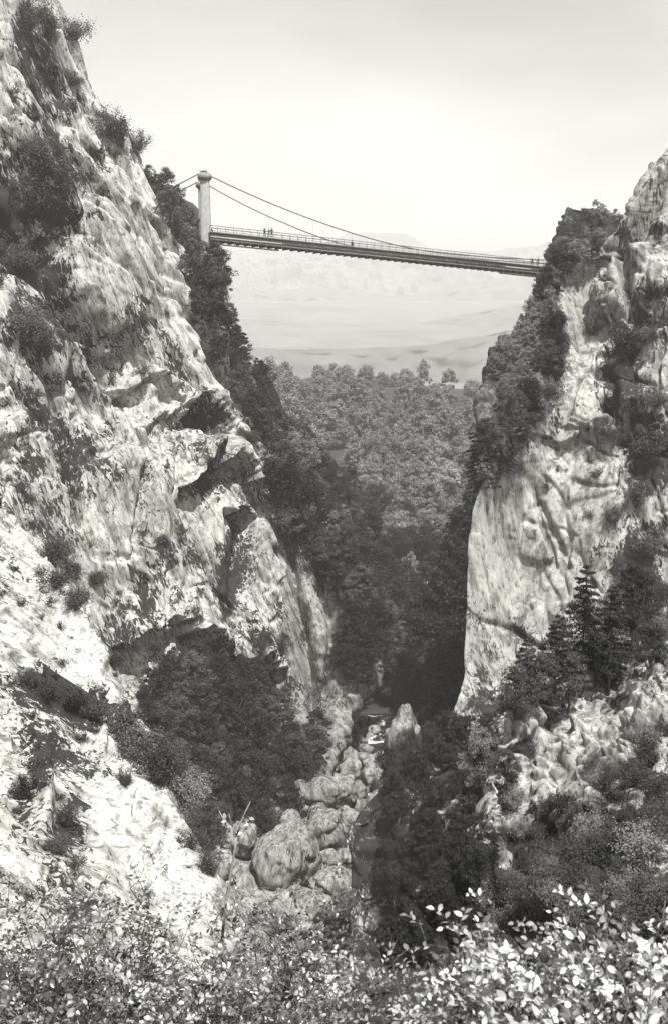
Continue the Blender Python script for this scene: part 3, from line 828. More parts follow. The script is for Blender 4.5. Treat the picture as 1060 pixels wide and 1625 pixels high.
# ------------------------------------------------------------------ people on the bridge
def person(loc, yaw, label, pose='stand', mat=M_cloth, h=1.72, coat=True):
    root = empty('person', tuple(loc), yaw)
    tag(root, label, 'person')
    k = h / 1.72
    if pose == 'stand':
        J = {'pel': (0, 0, .93), 'bel': (0, 0, 1.1), 'che': (0, .01, 1.33), 'nec': (0, .01, 1.49), 'hd': (0, .03, 1.6), 'top': (0, .02, 1.7),
             'shl': (-.17, 0, 1.4), 'ell': (-.23, .03, 1.13), 'hal': (-.2, .14, .95), 'shr': (.17, 0, 1.4), 'elr': (.22, .05, 1.14), 'har': (.16, .25, 1.1),
             'hpl': (-.09, 0, .88), 'knl': (-.1, .03, .48), 'anl': (-.1, -.02, .09), 'tol': (-.11, .15, .04), 'hpr': (.09, 0, .88), 'knr': (.1, .03, .48), 'anr': (.11, 0, .09), 'tor': (.12, .17, .04)}
    elif pose == 'lean':
        J = {'pel': (0, -.12, .9), 'bel': (0, -.03, 1.04), 'che': (0, .16, 1.2), 'nec': (0, .3, 1.29), 'hd': (0, .4, 1.36), 'top': (0, .46, 1.43),
             'shl': (-.17, .22, 1.24), 'ell': (-.24, .3, 1.02), 'hal': (-.12, .46, 1.12), 'shr': (.17, .22, 1.24), 'elr': (.24, .3, 1.02), 'har': (.12, .46, 1.12),
             'hpl': (-.09, -.12, .86), 'knl': (-.12, -.02, .48), 'anl': (-.13, -.16, .09), 'tol': (-.14, 0, .04), 'hpr': (.09, -.12, .86), 'knr': (.12, .06, .48), 'anr': (.13, .06, .09), 'tor': (.14, .22, .04)}
    else:
        J = {'pel': (0, 0, .2), 'bel': (0, .02, .36), 'che': (0, .05, .58), 'nec': (0, .08, .73), 'hd': (0, .12, .84), 'top': (0, .13, .94),
             'shl': (-.17, .05, .65), 'ell': (-.24, .18, .42), 'hal': (-.1, .38, .42), 'shr': (.17, .05, .65), 'elr': (.24, .18, .42), 'har': (.1, .38, .42),
             'hpl': (-.09, .03, .18), 'knl': (-.12, .42, .45), 'anl': (-.1, .46, .08), 'tol': (-.1, .62, .04), 'hpr': (.09, .03, .18), 'knr': (.12, .42, .45), 'anr': (.1, .46, .08), 'tor': (.1, .62, .04)}
    E = [('pel', 'bel'), ('bel', 'che'), ('che', 'nec'), ('nec', 'hd'), ('hd', 'top'), ('che', 'shl'), ('shl', 'ell'), ('ell', 'hal'), ('che', 'shr'), ('shr', 'elr'), ('elr', 'har'),
         ('pel', 'hpl'), ('hpl', 'knl'), ('knl', 'anl'), ('anl', 'tol'), ('pel', 'hpr'), ('hpr', 'knr'), ('knr', 'anr'), ('anr', 'tor')]
    R_ = {'pel': .13, 'bel': .125, 'che': .14, 'nec': .055, 'hd': .085, 'top': .06, 'shl': .06, 'ell': .045, 'hal': .035, 'shr': .06, 'elr': .045, 'har': .035,
          'hpl': .085, 'knl': .06, 'anl': .045, 'tol': .035, 'hpr': .085, 'knr': .06, 'anr': .045, 'tor': .035}
    names = list(J)
    me = bpy.data.meshes.new('body')
    me.from_pydata([tuple(c * k for c in J[n_]) for n_ in names], [(names.index(a), names.index(b_)) for a, b_ in E], [])
    o = link('body', me, mat, root)
    sk = o.modifiers.new('skin', 'SKIN'); sk.use_smooth_shade = True
    for i, n_ in enumerate(names):
        me.skin_vertices[0].data[i].radius = (R_[n_] * k, R_[n_] * k * (.75 if n_ in ('pel', 'bel', 'che') else 1))
        me.skin_vertices[0].data[i].use_root = (n_ == 'pel')
    o.modifiers.new('smooth', 'SUBSURF').levels = 1; o.modifiers['smooth'].render_levels = 2
    # head, as a child with its own skin colour: face with nose, plus hair cap
    hc = Vector(J['hd']) * k
    bm = bmesh.new(); bmesh.ops.create_uvsphere(bm, u_segments=14, v_segments=10, radius=.1 * k)
    for v in bm.verts:
        v.co.z *= 1.25; v.co.x *= .82
        if v.co.y > .06 * k and abs(v.co.x) < .02 * k and abs(v.co.z) < .04 * k: v.co.y += .02 * k
        v.co += hc
    hm = bpy.data.meshes.new('head'); bm.to_mesh(hm); bm.free(); link('head', hm, M_skin, root)
    bm = bmesh.new(); bmesh.ops.create_uvsphere(bm, u_segments=14, v_segments=10, radius=.108 * k)
    bmesh.ops.delete(bm, geom=[v for v in bm.verts if v.co.z < .01 * k and v.co.y > -.04 * k or v.co.z < -.05 * k], context='VERTS')
    for v in bm.verts: v.co.z *= 1.25; v.co.x *= .85; v.co += hc
    hm = bpy.data.meshes.new('hair'); bm.to_mesh(hm); bm.free(); link('hair', hm, M_cloth, root)
    return root
yaw_ = math.atan2(U[1], U[0])
person(on(9.6, .45, -.02), yaw_ + 2.9, 'person in dark clothes standing nearest the stone tower at the railing', 'stand', M_cloth, 1.74)
person(on(10.35, .5, -.02), yaw_ + 3.4, 'person in grey clothes between two others at the bridge railing', 'stand', M_cloth2, 1.66)
person(on(10.85, .42, -.02), yaw_ + 3.0, 'tallest dark standing person, rightmost of the three near the tower', 'stand', M_cloth, 1.82)
person(on(25.2, -.02, .1), yaw_ + 3.14, 'person in dark clothes sitting low on the bridge edge near midspan', 'sit', M_cloth, 1.7)
person(on(60.6, .35, -.02), yaw_ + 2.4, 'person in dark clothes bending over the railing near the right end', 'lean', M_cloth, 1.75)
person(on(61.9, .5, -.02), yaw_ + 3.3, 'person in lighter clothes standing beside the bending one at the right end', 'stand', M_cloth2, 1.68)
# rock footing under the towers
for T in (T1,):
    pass

# ------------------------------------------------------------------ vegetation prototypes
def leaves(cent, nrm, size, shape='quad', axis=None):
    """one small bent leaf per centre"""
    n_ = len(cent)
    r = RNG.normal(size=(n_, 3)); a = np.cross(nrm, r); a /= np.linalg.norm(a, axis=1, keepdims=True) + 1e-9
    if axis is not None: a = axis
    b_ = np.cross(nrm, a); s = size[:, None]
    if shape == 'quad':
        V = np.stack([cent - a * s, cent - b_ * s * .45 + nrm * s * .12, cent + a * s, cent + b_ * s * .45 + nrm * s * .12], 1)
        Q = np.arange(n_ * 4).reshape(-1, 4)
        return V.reshape(-1, 3), Q, 4
    # pointed oval leaf, folded along its midrib : 8 outline points in two halves
    prof = [(-1, 0), (-.55, .42), (0, .55), (.5, .36), (1, 0)]
    pts = [cent + a * s * p + b_ * s * w_ - nrm * s * (.18 * p * p) + nrm * s * .18 * w_ for p, w_ in prof] + \
          [cent + a * s * p - b_ * s * w_ - nrm * s * (.18 * p * p) + nrm * s * .18 * w_ for p, w_ in prof[1:4]] + [cent - nrm * s * 0.0]
    V = np.stack(pts, 1)   # 0..4 upper outline, 5..7 lower outline, 8 middle
    base = (np.arange(n_) * 9)[:, None]
    q = np.array([(0, 8, 2, 1), (8, 4, 3, 2), (0, 5, 6, 8), (8, 6, 7, 4)])
    Q = (base[:, None] + q[None]).reshape(-1, 4)
    return V.reshape(-1, 3), Q, 9

def limb(p0, p1, r0, r1, n_=6, wob=.1):
    p0, p1 = np.array(p0, float), np.array(p1, float); t = np.linspace(0, 1, n_)[:, None]
    L = np.linalg.norm(p1 - p0)
    P = p0 + (p1 - p0) * t; P[1:-1] += RNG.normal(size=(n_ - 2, 3)) * wob * L * .25
    P[:, 2] += np.sin(t[:, 0] * math.pi) * L * .06
    return P, r0 + (r1 - r0) * t[:, 0]

def make_crown(h, rad, base, n_lobe, n_leaf, lsize, shape='quad', flat=.7, upbias=.5, lr=(.22, .24)):
    """lobes around the outside of an uneven crown, each a shell of leaves"""
    L = []
    for k in range(n_lobe):
        u = RNG.random(); th = RNG.random() * 2 * math.pi
        zz = base + (h - base) * (.08 + .9 * u)
        w = rad * math.sin(math.pi * min(1, max(.06, (.18 + .8 * u)))) ** .7 * (0.35 + .65 * RNG.random())
        L.append((w * math.cos(th), w * math.sin(th), zz, rad * (lr[0] + lr[1] * RNG.random())))
    L = np.array(L)
    c, nn, sz, tn = [], [], [], []
    per = n_leaf // n_lobe
    for x, y, z, r in L:
        d = RNG.normal(size=(per, 3)); d /= np.linalg.norm(d, axis=1, keepdims=True)
        rr = r * (.45 + .6 * RNG.random(per) ** .6 + .5 * (RNG.random(per) < .12) * RNG.random(per))[:, None]
        p = np.array([x, y, z]) + d * rr * np.array([1, 1, flat])
        c.append(p); m = d + np.array([0, 0, upbias]) + RNG.normal(size=(per, 3)) * .55
        nn.append(m / np.linalg.norm(m, axis=1, keepdims=True)); sz.append(lsize * (.6 + .8 * RNG.random(per)))
        tn.append(np.clip(RNG.random() * .55 + RNG.random(per) * .5, 0, 1))
    c, nn, sz, tn = np.concatenate(c), np.concatenate(nn), np.concatenate(sz), np.concatenate(tn)
    V, Q, k = leaves(c, nn, sz, shape)
    return np_mesh('crown', V, quads=Q, smooth=False, attrs={'tone': np.repeat(tn, k)}), L

def make_broadleaf(h, rad, n_lobe, n_leaf, ls, base=.3, flat=.7, lr=(.22, .24)):
    me, L = make_crown(h, rad, h * base, n_lobe, n_leaf, ls, flat=flat, lr=lr)
    p = [limb((0, 0, -1.5), (RNG.normal() * .2, RNG.normal() * .2, h * .75), h * .028, h * .008, 7, .1)]
    for x, y, z, r in L[:10]:
        p.append(limb((0, 0, h * base * (.6 + .8 * RNG.random())), (x, y, z), h * .012, h * .003, 5, .15))
    return me, tube_mesh(p, 5, 'trunk')

def make_conifer(h, rad, tiers, ls, n_per):
    """tiers of level, drooping boughs with open air between them"""
    c, nn, sz, tn, p = [], [], [], [], [limb((0, 0, -1), (0, 0, h), h * .018, h * .004, 9, .02)]
    for k in range(tiers):
        t = k / (tiers - 1); z0 = h * (.22 + .76 * t); R0 = rad * (1 - t) ** .7 * (.75 + .4 * RNG.random()) + .12 * rad
        nb = 5 if t < .8 else 4; ph = RNG.random() * 6
        for j in range(nb):
            if RNG.random() < .12: continue
            a = ph + 2 * math.pi * j / nb + RNG.normal() * .25; Rb = R0 * (.6 + .5 * RNG.random())
            e = np.array([math.cos(a) * Rb, math.sin(a) * Rb, z0 - Rb * .12 + RNG.normal() * .1])
            p.append(limb((0, 0, z0), e, h * .005, h * .0015, 4, .05))
            u = RNG.random(n_per) ** .75
            ctr = np.array([0, 0, z0]) + (e - np.array([0, 0, z0])) * u[:, None]
            perp = np.array([-math.sin(a), math.cos(a), 0])
            ctr = ctr + perp * (RNG.normal(size=n_per) * Rb * .2 * (1.1 - u * .6))[:, None] + np.array([0, 0, 1.0]) * (RNG.normal(size=n_per) * Rb * .04)[:, None]
            c.append(ctr); m = np.array([0, 0, 1.0]) + RNG.normal(size=(n_per, 3)) * .5; nn.append(m / np.linalg.norm(m, axis=1, keepdims=True))
            sz.append(ls * (.6 + .8 * RNG.random(n_per))); tn.append(np.clip(RNG.random() * .5 + RNG.random(n_per) * .5, 0, 1))
    c, nn, sz, tn = [np.concatenate(x) for x in (c, nn, sz, tn)]
    V, Q, k = leaves(c, nn, sz)
    return np_mesh('crown', V, quads=Q, smooth=False, attrs={'tone': np.repeat(tn, k)}), tube_mesh(p, 5, 'trunk')

def make_shrub(h, rad, n_stem, n_leaf, ls, shape='quad', stemr=.02, spread=1.0, off=.16):
    """many stems from one foot, leaves gathered along twigs"""
    p, c, nn, sz, tn = [], [], [], [], []
    per = n_leaf // n_stem
    for k in range(n_stem):
        a = RNG.random() * 2 * math.pi; rr = rad * spread * (RNG.random() ** .6)
        e = np.array([math.cos(a) * rr, math.sin(a) * rr, h * (.45 + .6 * RNG.random()) * (1 - .35 * (rr / rad) ** 2)])
        P, R_ = limb((math.cos(a) * rad * .06, math.sin(a) * rad * .06, -.15 * h), e, stemr, stemr * .3, 7, .22); p.append((P, R_))
        t = .25 + .75 * RNG.random(per) ** .7
        idx = t * 6; i0 = np.clip(idx.astype(int), 0, 5); f = (idx - i0)[:, None]
        ctr = P[i0] * (1 - f) + P[i0 + 1] * f
        of_ = RNG.normal(size=(per, 3)); of_ *= (rad * off * (.4 + RNG.random(per)))[:, None]
        ctr = ctr + of_
        m = of_ / (np.linalg.norm(of_, axis=1, keepdims=True) + 1e-9) * .6 + np.array([0, -.1, .8]) + RNG.normal(size=(per, 3)) * .55
        c.append(ctr); nn.append(m / np.linalg.norm(m, axis=1, keepdims=True)); sz.append(ls * (.55 + .8 * RNG.random(per)))
        tn.append(np.clip(RNG.random() * .3 + RNG.random(per) ** (2.2 if shape == 'leaf' else 1) * .75, 0, 1))
    c, nn, sz, tn = [np.concatenate(x) for x in (c, nn, sz, tn)]
    V, Q, k = leaves(c, nn, sz, shape)
    return np_mesh('foliage', V, quads=Q, smooth=False, attrs={'tone': np.repeat(tn, k)}), tube_mesh(p, 5, 'stem')

LB = (.14, .24)
def make_spray(h, rad, n_stem, n_twig, n_leaf, ls):
    """near bush: arching stems, side twigs and paired leaves set along every twig"""
    p, c, ax, nn, sz, tn = [], [], [], [], [], []
    for k in range(n_stem):
        a = RNG.random() * 6.28; rr = rad * RNG.random() ** .6
        e = np.array([math.cos(a) * rr, math.sin(a) * rr, h * (.5 + .6 * RNG.random()) * (1 - .35 * (rr / rad) ** 2)])
        Pm, R_ = limb((e[0] * .1, e[1] * .1, -.2 * h), e, ls * .28, ls * .1, 9, .2); p.append((Pm, R_))
        for j in range(n_twig):
            t = (.25 + .75 * (j + RNG.random()) / n_twig) * 8; i0 = min(7, int(t)); b0 = Pm[i0] + (Pm[i0 + 1] - Pm[i0]) * (t - i0)
            d = RNG.normal(size=3) + np.array([math.cos(a), math.sin(a), .5]) * .9; d /= np.linalg.norm(d)
            L = ls * (5 + 6 * RNG.random()); e1 = b0 + d * L + np.array([0, 0, -L * .12])
            Pt, Rt = limb(b0, e1, ls * .09, ls * .04, 5, .1); p.append((Pt, Rt))
            side = np.cross(d, [0, 0, 1.0]); side /= np.linalg.norm(side) + 1e-9; up = np.cross(side, d)
            tone = RNG.random() * .3
            for q_ in range(n_leaf):
                u = (q_ + .6) / n_leaf * 4; i1 = min(3, int(u)); b1 = Pt[i1] + (Pt[i1 + 1] - Pt[i1]) * (u - i1)
                sd = 1 if q_ % 2 else -1; dr = d * .55 + side * sd * .8 + up * .15 + RNG.normal(size=3) * .28; dr /= np.linalg.norm(dr)
                s_ = ls * (.65 + .6 * RNG.random()); c.append(b1 + dr * s_ * 1.15); ax.append(dr); m = up + RNG.normal(size=3) * .45; nn.append(m); sz.append(s_)
                tn.append(min(1, tone + .65 * RNG.random() ** 2.6))  # leaf colours skewed dark, standing in for shaded gaps and sun glints
    c, ax, nn, sz, tn = [np.array(x) for x in (c, ax, nn, sz, tn)]
    b_ = np.cross(nn, ax); b_ /= np.linalg.norm(b_, axis=1, keepdims=True); nn = np.cross(ax, b_)
    V, Q, k = leaves(c, nn, sz, 'leaf', ax)
    return np_mesh('foliage', V, quads=Q, smooth=False, attrs={'tone': np.repeat(tn, k)}), tube_mesh(p, 4, 'stem')

BROAD = [make_broadleaf(9, 3.8, 44, 6000, .23, .15, .7, LB), make_broadleaf(10, 3.4, 46, 6000, .23, .15, .7, LB), make_broadleaf(7.5, 4.2, 44, 6000, .23, .12, .6, LB), make_broadleaf(10.5, 4.2, 54, 7000, .24, .15, .7, LB)]
LR = (.10, .20)
FINE = [make_broadleaf(8, 3.2, 75, 11000, .12, .1, .6, LR), make_broadleaf(6.5, 3.4, 75, 11000, .12, .08, .55, LR), make_broadleaf(10, 3.2, 85, 12000, .12, .15, .7, LR), make_broadleaf(7, 2.6, 60, 9000, .12, .1, .8, LR)]
CON = [make_conifer(12, 3.4, 15, .13, 190), make_conifer(9, 3.2, 11, .13, 190)]
BROAD += [make_broadleaf(12, 2.6, 44, 6000, .23, .12, .9, LB)]
SHR = [make_shrub(2.0, 1.3, 26, 3600, .07), make_shrub(1.4, 1.5, 24, 3200, .07), make_shrub(2.6, 1.2, 26, 3800, .07)]
TINY = [make_shrub(.9, .7, 10, 500, .06), make_shrub(.7, .9, 10, 500, .06)]

MATC = {}
def mesh_with(me, mat):
    """same geometry in another foliage material"""
    if len(me.materials) == 0: me.materials.append(mat); return me
    if me.materials[0] == mat: return me
    k = (me.name, mat.name)
    if k not in MATC:
        c = me.copy(); c.materials.clear(); c.materials.append(mat); MATC[k] = c
    return MATC[k]

def plant(kind, proto, loc, s, mat, label, cat, group=None, tilt=(0, 0), squash=1.0, leafname='crown', stemname='trunk', bark=None):
    root = empty(kind, tuple(loc), random.random() * 6.28)
    root.rotation_euler[0], root.rotation_euler[1] = tilt
    root.scale = (s, s, s * squash)
    tag(root, label, cat, group)
    o = bpy.data.objects.new(leafname, mesh_with(proto[0], mat)); COL.objects.link(o); o.parent = root
    t = bpy.data.objects.new(stemname, mesh_with(proto[1], bark or M_bark)); COL.objects.link(t); t.parent = root
    return root

def inpoly(x, y, poly):
    c = False; n_ = len(poly)
    for i in range(n_):
        x0, y0 = poly[i]; x1, y1 = poly[(i + 1) % n_]
        if (y0 > y) != (y1 > y) and x < (x1 - x0) * (y - y0) / (y1 - y0) + x0: c = not c
    return c
def scatter(poly, gap, jit=.45, vgap=None):
    xs = [p[0] for p in poly]; ys = [p[1] for p in poly]; out = []
    y = min(ys); r = 0; vgap = vgap or gap
    while y < max(ys):
        x = min(xs) + (gap / 2 if r % 2 else 0)
        while x < max(xs):
            a, b_ = x + random.uniform(-jit, jit) * gap, y + random.uniform(-jit, jit) * vgap
            if inpoly(a, b_, poly): out.append((a, b_))
            x += gap
        y += vgap; r += 1
    return out

PLAN = []
def later(*a, **k): PLAN.append((a, k))
def flush(limit):
    # the largest in the picture stand alone; the rest of the wood is one mass
    PLAN.sort(key=lambda t: -t[0][3] / t[0][2][1])
    for a, k in PLAN[:limit]: plant(*a, **k)
    V, Q, T, off = [], [], [], 0
    src = {}
    for a, k in PLAN[limit:]:
        me = a[1][0]
        if me.name not in src:
            v = np.empty(len(me.vertices) * 3, np.float32); me.vertices.foreach_get('co', v); v = v.reshape(-1, 4, 3)
            t = np.empty(len(me.vertices), np.float32); me.attributes['tone'].data.foreach_get('value', t); src[me.name] = (v, t.reshape(-1, 4))
        v, t = src[me.name]; pick = RNG.random(len(v)) < .42
        v = v[pick]; c = v.mean(1, keepdims=True); v = c + (v - c) * 1.5
        an = RNG.random() * 6.28; R_ = np.array([[math.cos(an), -math.sin(an), 0], [math.sin(an), math.cos(an), 0], [0, 0, k.get('squash', 1)]])
        v = (v.reshape(-1, 3) @ R_.T) * a[3] + np.array(a[2]); V.append(v); T.append(np.clip(t[pick].ravel() * .7 + RNG.random() * .3, 0, 1))
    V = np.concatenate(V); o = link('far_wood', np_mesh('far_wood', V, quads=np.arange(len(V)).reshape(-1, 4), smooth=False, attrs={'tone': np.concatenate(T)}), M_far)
    tag(o, 'misty mass of small leafy trees filling the far wooded rise', kind='stuff')
# ---- far wood on the rise
for px, py in scatter([(380, 600), (470, 612), (540, 600), (620, 606), (690, 634), (740, 622), (800, 640), (800, 800), (770, 880), (620, 880), (560, 760), (430, 660)], 21, .5, 13):
    h = hit(S_F, px, py)
    if not h: continue
    d = h[0].y
    if d > 420: lab, gp = 'soft grey round tree along the crest of the far wood', 'trees on the crest of the far wood'
    elif d > 320: lab, gp = 'misty grey round tree on the middle of the far wooded rise', 'trees on the middle of the far rise'
    else: lab, gp = 'darker round tree in the hollow below the far rise', 'trees in the hollow below the rise'
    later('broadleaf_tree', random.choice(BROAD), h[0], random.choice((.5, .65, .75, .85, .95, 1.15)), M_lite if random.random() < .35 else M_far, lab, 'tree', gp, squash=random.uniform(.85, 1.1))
# ---- valley trees nearer the gorge, its shade put into darker leaves
for px, py in scatter([(560, 820), (640, 850), (770, 850), (770, 1120), (700, 1140), (600, 1130), (560, 1010)], 28, .5, 26):
    h = hit([S_F, S_E, S_C], px, py)
    if h: later('broadleaf_tree', random.choice(BROAD), h[0], random.uniform(.65, 1.05), M_tree if random.random() < (.5 if py < 860 else .12) else M_night, 'dark leafy tree crowding the valley floor behind the gorge', 'tree', 'trees on the valley floor')
for i in range(16):
    px, py = random.uniform(560, 735), random.uniform(1085, 1130); h = hit([S_F, S_G, S_E, S_C], px, py)
    if h: later('broadleaf_tree', random.choice(BROAD), h[0], random.uniform(.5, .8), M_night, 'blackish tree at the far end of the river where the gorge opens', 'tree', 'trees at the far end of the river')
# ---- wooded flank behind the left wall
for px, py in scatter([(232, 275), (262, 300), (315, 335), (345, 372), (352, 425), (356, 490), (370, 555), (430, 610), (480, 680), (525, 760), (570, 830), (615, 890), (650, 1000), (650, 1110), (560, 1110), (540, 950), (430, 830), (420, 720), (360, 640), (330, 560), (300, 450), (258, 350)], 23, .5, 22):
    if px > 318 and py < 392: continue
    if py < np.interp(px, [232, 262, 300, 322], [290, 325, 372, 400]): continue
    h = hit([S_E, S_A, S_D], px, py)
    if h:
        lit = blob(px, py, 500, 715, 45, 50) > .5  # sunlit patch of the slope, painted by paler foliage
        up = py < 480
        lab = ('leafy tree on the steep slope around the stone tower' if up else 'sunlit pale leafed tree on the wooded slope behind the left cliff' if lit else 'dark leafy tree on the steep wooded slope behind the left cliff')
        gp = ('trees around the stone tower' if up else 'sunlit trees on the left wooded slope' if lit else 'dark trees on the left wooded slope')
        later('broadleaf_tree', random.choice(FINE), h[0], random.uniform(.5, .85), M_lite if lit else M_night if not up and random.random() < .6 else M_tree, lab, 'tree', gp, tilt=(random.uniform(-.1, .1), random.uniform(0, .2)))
# ---- right crag and flank
for px, py in scatter([(905, 375), (960, 330), (985, 350), (940, 400), (905, 440), (890, 470), (885, 560), (868, 620), (848, 680), (800, 720), (760, 790), (735, 800), (760, 740), (790, 700), (785, 640), (782, 590), (812, 530), (850, 470), (872, 440)], 17, .5, 17):
    h = hit([S_C, S_B], px, py)
    if h and not (blob(px, py, 786, 690, 10, 60) > .4):
        up = py < 430
        later('broadleaf_tree', random.choice(FINE), h[0], random.uniform(.3, .55) * (.8 if up else 1), M_tree if up or random.random() < .4 else M_night,
              'small leafy tree on the rocky crest above the right bridge end' if up else 'small dark tree clinging to the crag below the right bridge end', 'tree',
              'trees above the right bridge end' if up else 'trees on the crag below the bridge', tilt=(0, random.uniform(-.3, 0)))
flush(225)
for px, py in ((238, 292), (250, 300), (262, 312), (275, 326), (288, 342), (300, 358), (312, 374), (255, 330), (280, 360)):
    h = hit([S_E, S_A], px, py)
    if h: plant('broadleaf_tree', random.choice(FINE), h[0], random.uniform(.25, .36) * h[0].y / 170, M_tree, 'low leafy tree on the skyline between the left cliff and the tower', 'tree', 'low trees on the skyline left of the tower')
for i, (px, py, s) in enumerate([(312, 405, .62), (330, 428, .6), (352, 448, .55), (298, 385, .6), (366, 505, .5)]):
    plant('broadleaf_tree', FINE[i % 4], W(px, py + 14, 177.5), s, M_tree, ['leafy tree in front of the stone tower foot', 'leafy tree right below the tower and deck end', 'outer tree below the left bridge end seen against the mist', 'tree left of the tower foot beside the cliff edge', 'tree bulging out into the mist below the bridge end'][i], 'tree')
def raised(h, up): return (h[0].x, h[0].y, h[0].z + up)
k = 0
for px, py, s in ((772, 800, .62), (790, 762, .55), (757, 775, .45)):
    h = hit([S_C, S_B], px, py)
    if h:
        plant('conifer', CON[k % 2], h[0], s, M_con, ['dark layered conifer leaning out from the right cliff edge', 'dark conifer tucked behind the right cliff edge', 'lower small conifer spreading level boughs by the right cliff'][k], 'tree', None, tilt=(0, -.35)); k += 1
# ---- dark thicket at the foot of the left wall
S_CAVE = [S_A, S_D, S_G, S_H, S_E]
for px, py in scatter([(215, 1075), (250, 1040), (330, 1030), (420, 1060), (480, 1110), (500, 1170), (490, 1230), (440, 1290), (330, 1330), (300, 1290), (270, 1240), (240, 1180)], 26, .5, 22):
    h = hit([S_A, S_D, S_G], px, py)
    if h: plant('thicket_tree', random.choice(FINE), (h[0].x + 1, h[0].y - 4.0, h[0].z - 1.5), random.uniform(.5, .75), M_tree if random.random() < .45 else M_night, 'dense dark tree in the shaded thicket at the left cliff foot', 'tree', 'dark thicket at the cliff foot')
# ---- shrubs on the left wall
SHRUBA = [(200, 190, 3.6), (210, 215, 3.0), (190, 225, 2.6), (150, 110, 2.0), (120, 60, 2.4), (75, 60, 2.6), (60, 100, 2), (45, 50, 2.4), (215, 245, 2), (70, 290, 2.8), (95, 310, 2.2), (50, 330, 2.6), (60, 250, 2), (45, 520, 2.4), (60, 550, 2),
          (250, 290, 2.2), (238, 268, 2.4), (270, 340, 1.8), (225, 170, 1.6), (350, 560, 1.6), (40, 430, 2), (90, 880, 1.6), (70, 900, 1.4), (120, 915, 1.3), (150, 925, 1.2), (420, 1020, 1.6), (445, 1035, 1.3), (470, 880, 1.4), (500, 900, 1.6), (300, 985, 1.5), (265, 1000, 1.6), (110, 130, 1.7), (150, 250, 1.3), (400, 700, 1.2), (385, 690, 1.0)]
for i, (px, py, s) in enumerate(SHRUBA):
    h = hit([S_A, S_D], px, py)
    if h:
        big = s > 2.9
        lab = {0: 'largest dark bush jutting from the left cliff edge against the sky', 1: 'wide dark bush just below the one against the sky', 2: 'bushy clump set inward of the skyline bush on the left cliff'}.get(i)
        plant('shrub', SHR[i % 3], h[0] + h[1] * 0, s * .8, M_shrub if s < 2 else M_tree, lab or ('dark leafy shrub rooted in the upper left cliff' if py < 600 else 'dark leafy shrub rooted in the lower left cliff'), 'shrub', None if lab else ('shrubs on the upper left cliff' if py < 600 else 'shrubs on the lower left cliff'), tilt=(random.uniform(.1, .5), random.uniform(.1, .6)), leafname='foliage', stemname='stem')
n_t = 0
while n_t < 62:
    px, py = random.uniform(0, 560), random.uniform(20, 1050)
    if px > tab(A_sil, py) - 4 or blob(px, py, 220, 420, 50, 100, -25) > .5: continue
    if random.random() > .35 + blob(px, py, 80, 300, 100, 300): continue
    h = hit([S_A, S_D], px, py); n_t += 1
    if h: plant('shrub', TINY[n_t % 2], h[0], random.uniform(.8, 1.9), M_shrub, 'tiny dark tuft of leaves in a crevice of the left cliff', 'shrub', 'tufts in the left cliff crevices', tilt=(random.uniform(.2, .7), random.uniform(0, .6)), leafname='foliage', stemname='stem')
# ---- shrubs on the right cliff
for px, py in scatter([(872, 395), (930, 340), (960, 345), (960, 400), (900, 430), (875, 432)], 20, .5, 18):
    h = hit([S_C, S_B], px, py)
    if h: plant('broadleaf_tree', random.choice(FINE), h[0], random.uniform(.22, .36) * h[0].y / 150, M_tree, 'low bushy tree on the rock right above the bridge landing', 'tree', 'low trees at the bridge landing', tilt=(.1, -.2))
# ---- dark growth added to darken the shaded wall over the river
for px, py in scatter([(700, 1150), (770, 1170), (775, 1400), (730, 1520), (620, 1560), (606, 1320), (650, 1230)], 27, .5, 28):
    h = hit([S_B, S_I], px, py)
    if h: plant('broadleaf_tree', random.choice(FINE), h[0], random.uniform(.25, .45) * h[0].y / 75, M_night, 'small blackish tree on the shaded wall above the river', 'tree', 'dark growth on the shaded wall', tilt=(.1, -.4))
for i, (px, py, s) in enumerate([(1000, 280, 1.6), (985, 320, 2.0), (960, 345, 2.2),  (985, 560, 2.2), (1040, 640, 1.6), (890, 560, 1.6), (880, 600, 1.8), (868, 630, 1.6), (1010, 800, 1.4), (1030, 880, 1.8), (1040, 950, 1.8), (1010, 970, 2.2), (1045, 1010, 2.2), (960, 690, 1.4), (940, 530, 1.2), (1045, 720, 2.2), (1020, 540, 1.5), (970, 830, 1.2), (830, 700, 1.4), (812, 720, 1.2)]):
    h = hit([S_B], px, py)
    if h: plant('shrub', SHR[i % 3], h[0], s * .8, M_tree, 'dark leafy shrub growing from the upper right cliff' if py < 660 else 'dark leafy shrub low on the right cliff face', 'shrub', 'shrubs on the upper right cliff' if py < 660 else 'shrubs low on the right cliff', tilt=(random.uniform(.1, .5), random.uniform(-.4, .1)), leafname='foliage', stemname='stem')
n_t = 0
while n_t < 42:
    px, py = random.uniform(760, 1058), random.uniform(300, 1080)
    if px < tab(B_sil, py) + 5: continue
    if blob(px, py, 820, 860, 70, 110) > .4 and random.random() < .85: continue
    h = hit([S_B], px, py); n_t += 1
    if h: plant('shrub', TINY[n_t % 2], h[0], random.uniform(.6, 1.4), M_shrub, 'tiny dark tuft of leaves in a crevice of the right cliff', 'shrub', 'tufts in the right cliff crevices', tilt=(random.uniform(.2, .6), random.uniform(-.5, 0)), leafname='foliage', stemname='stem')
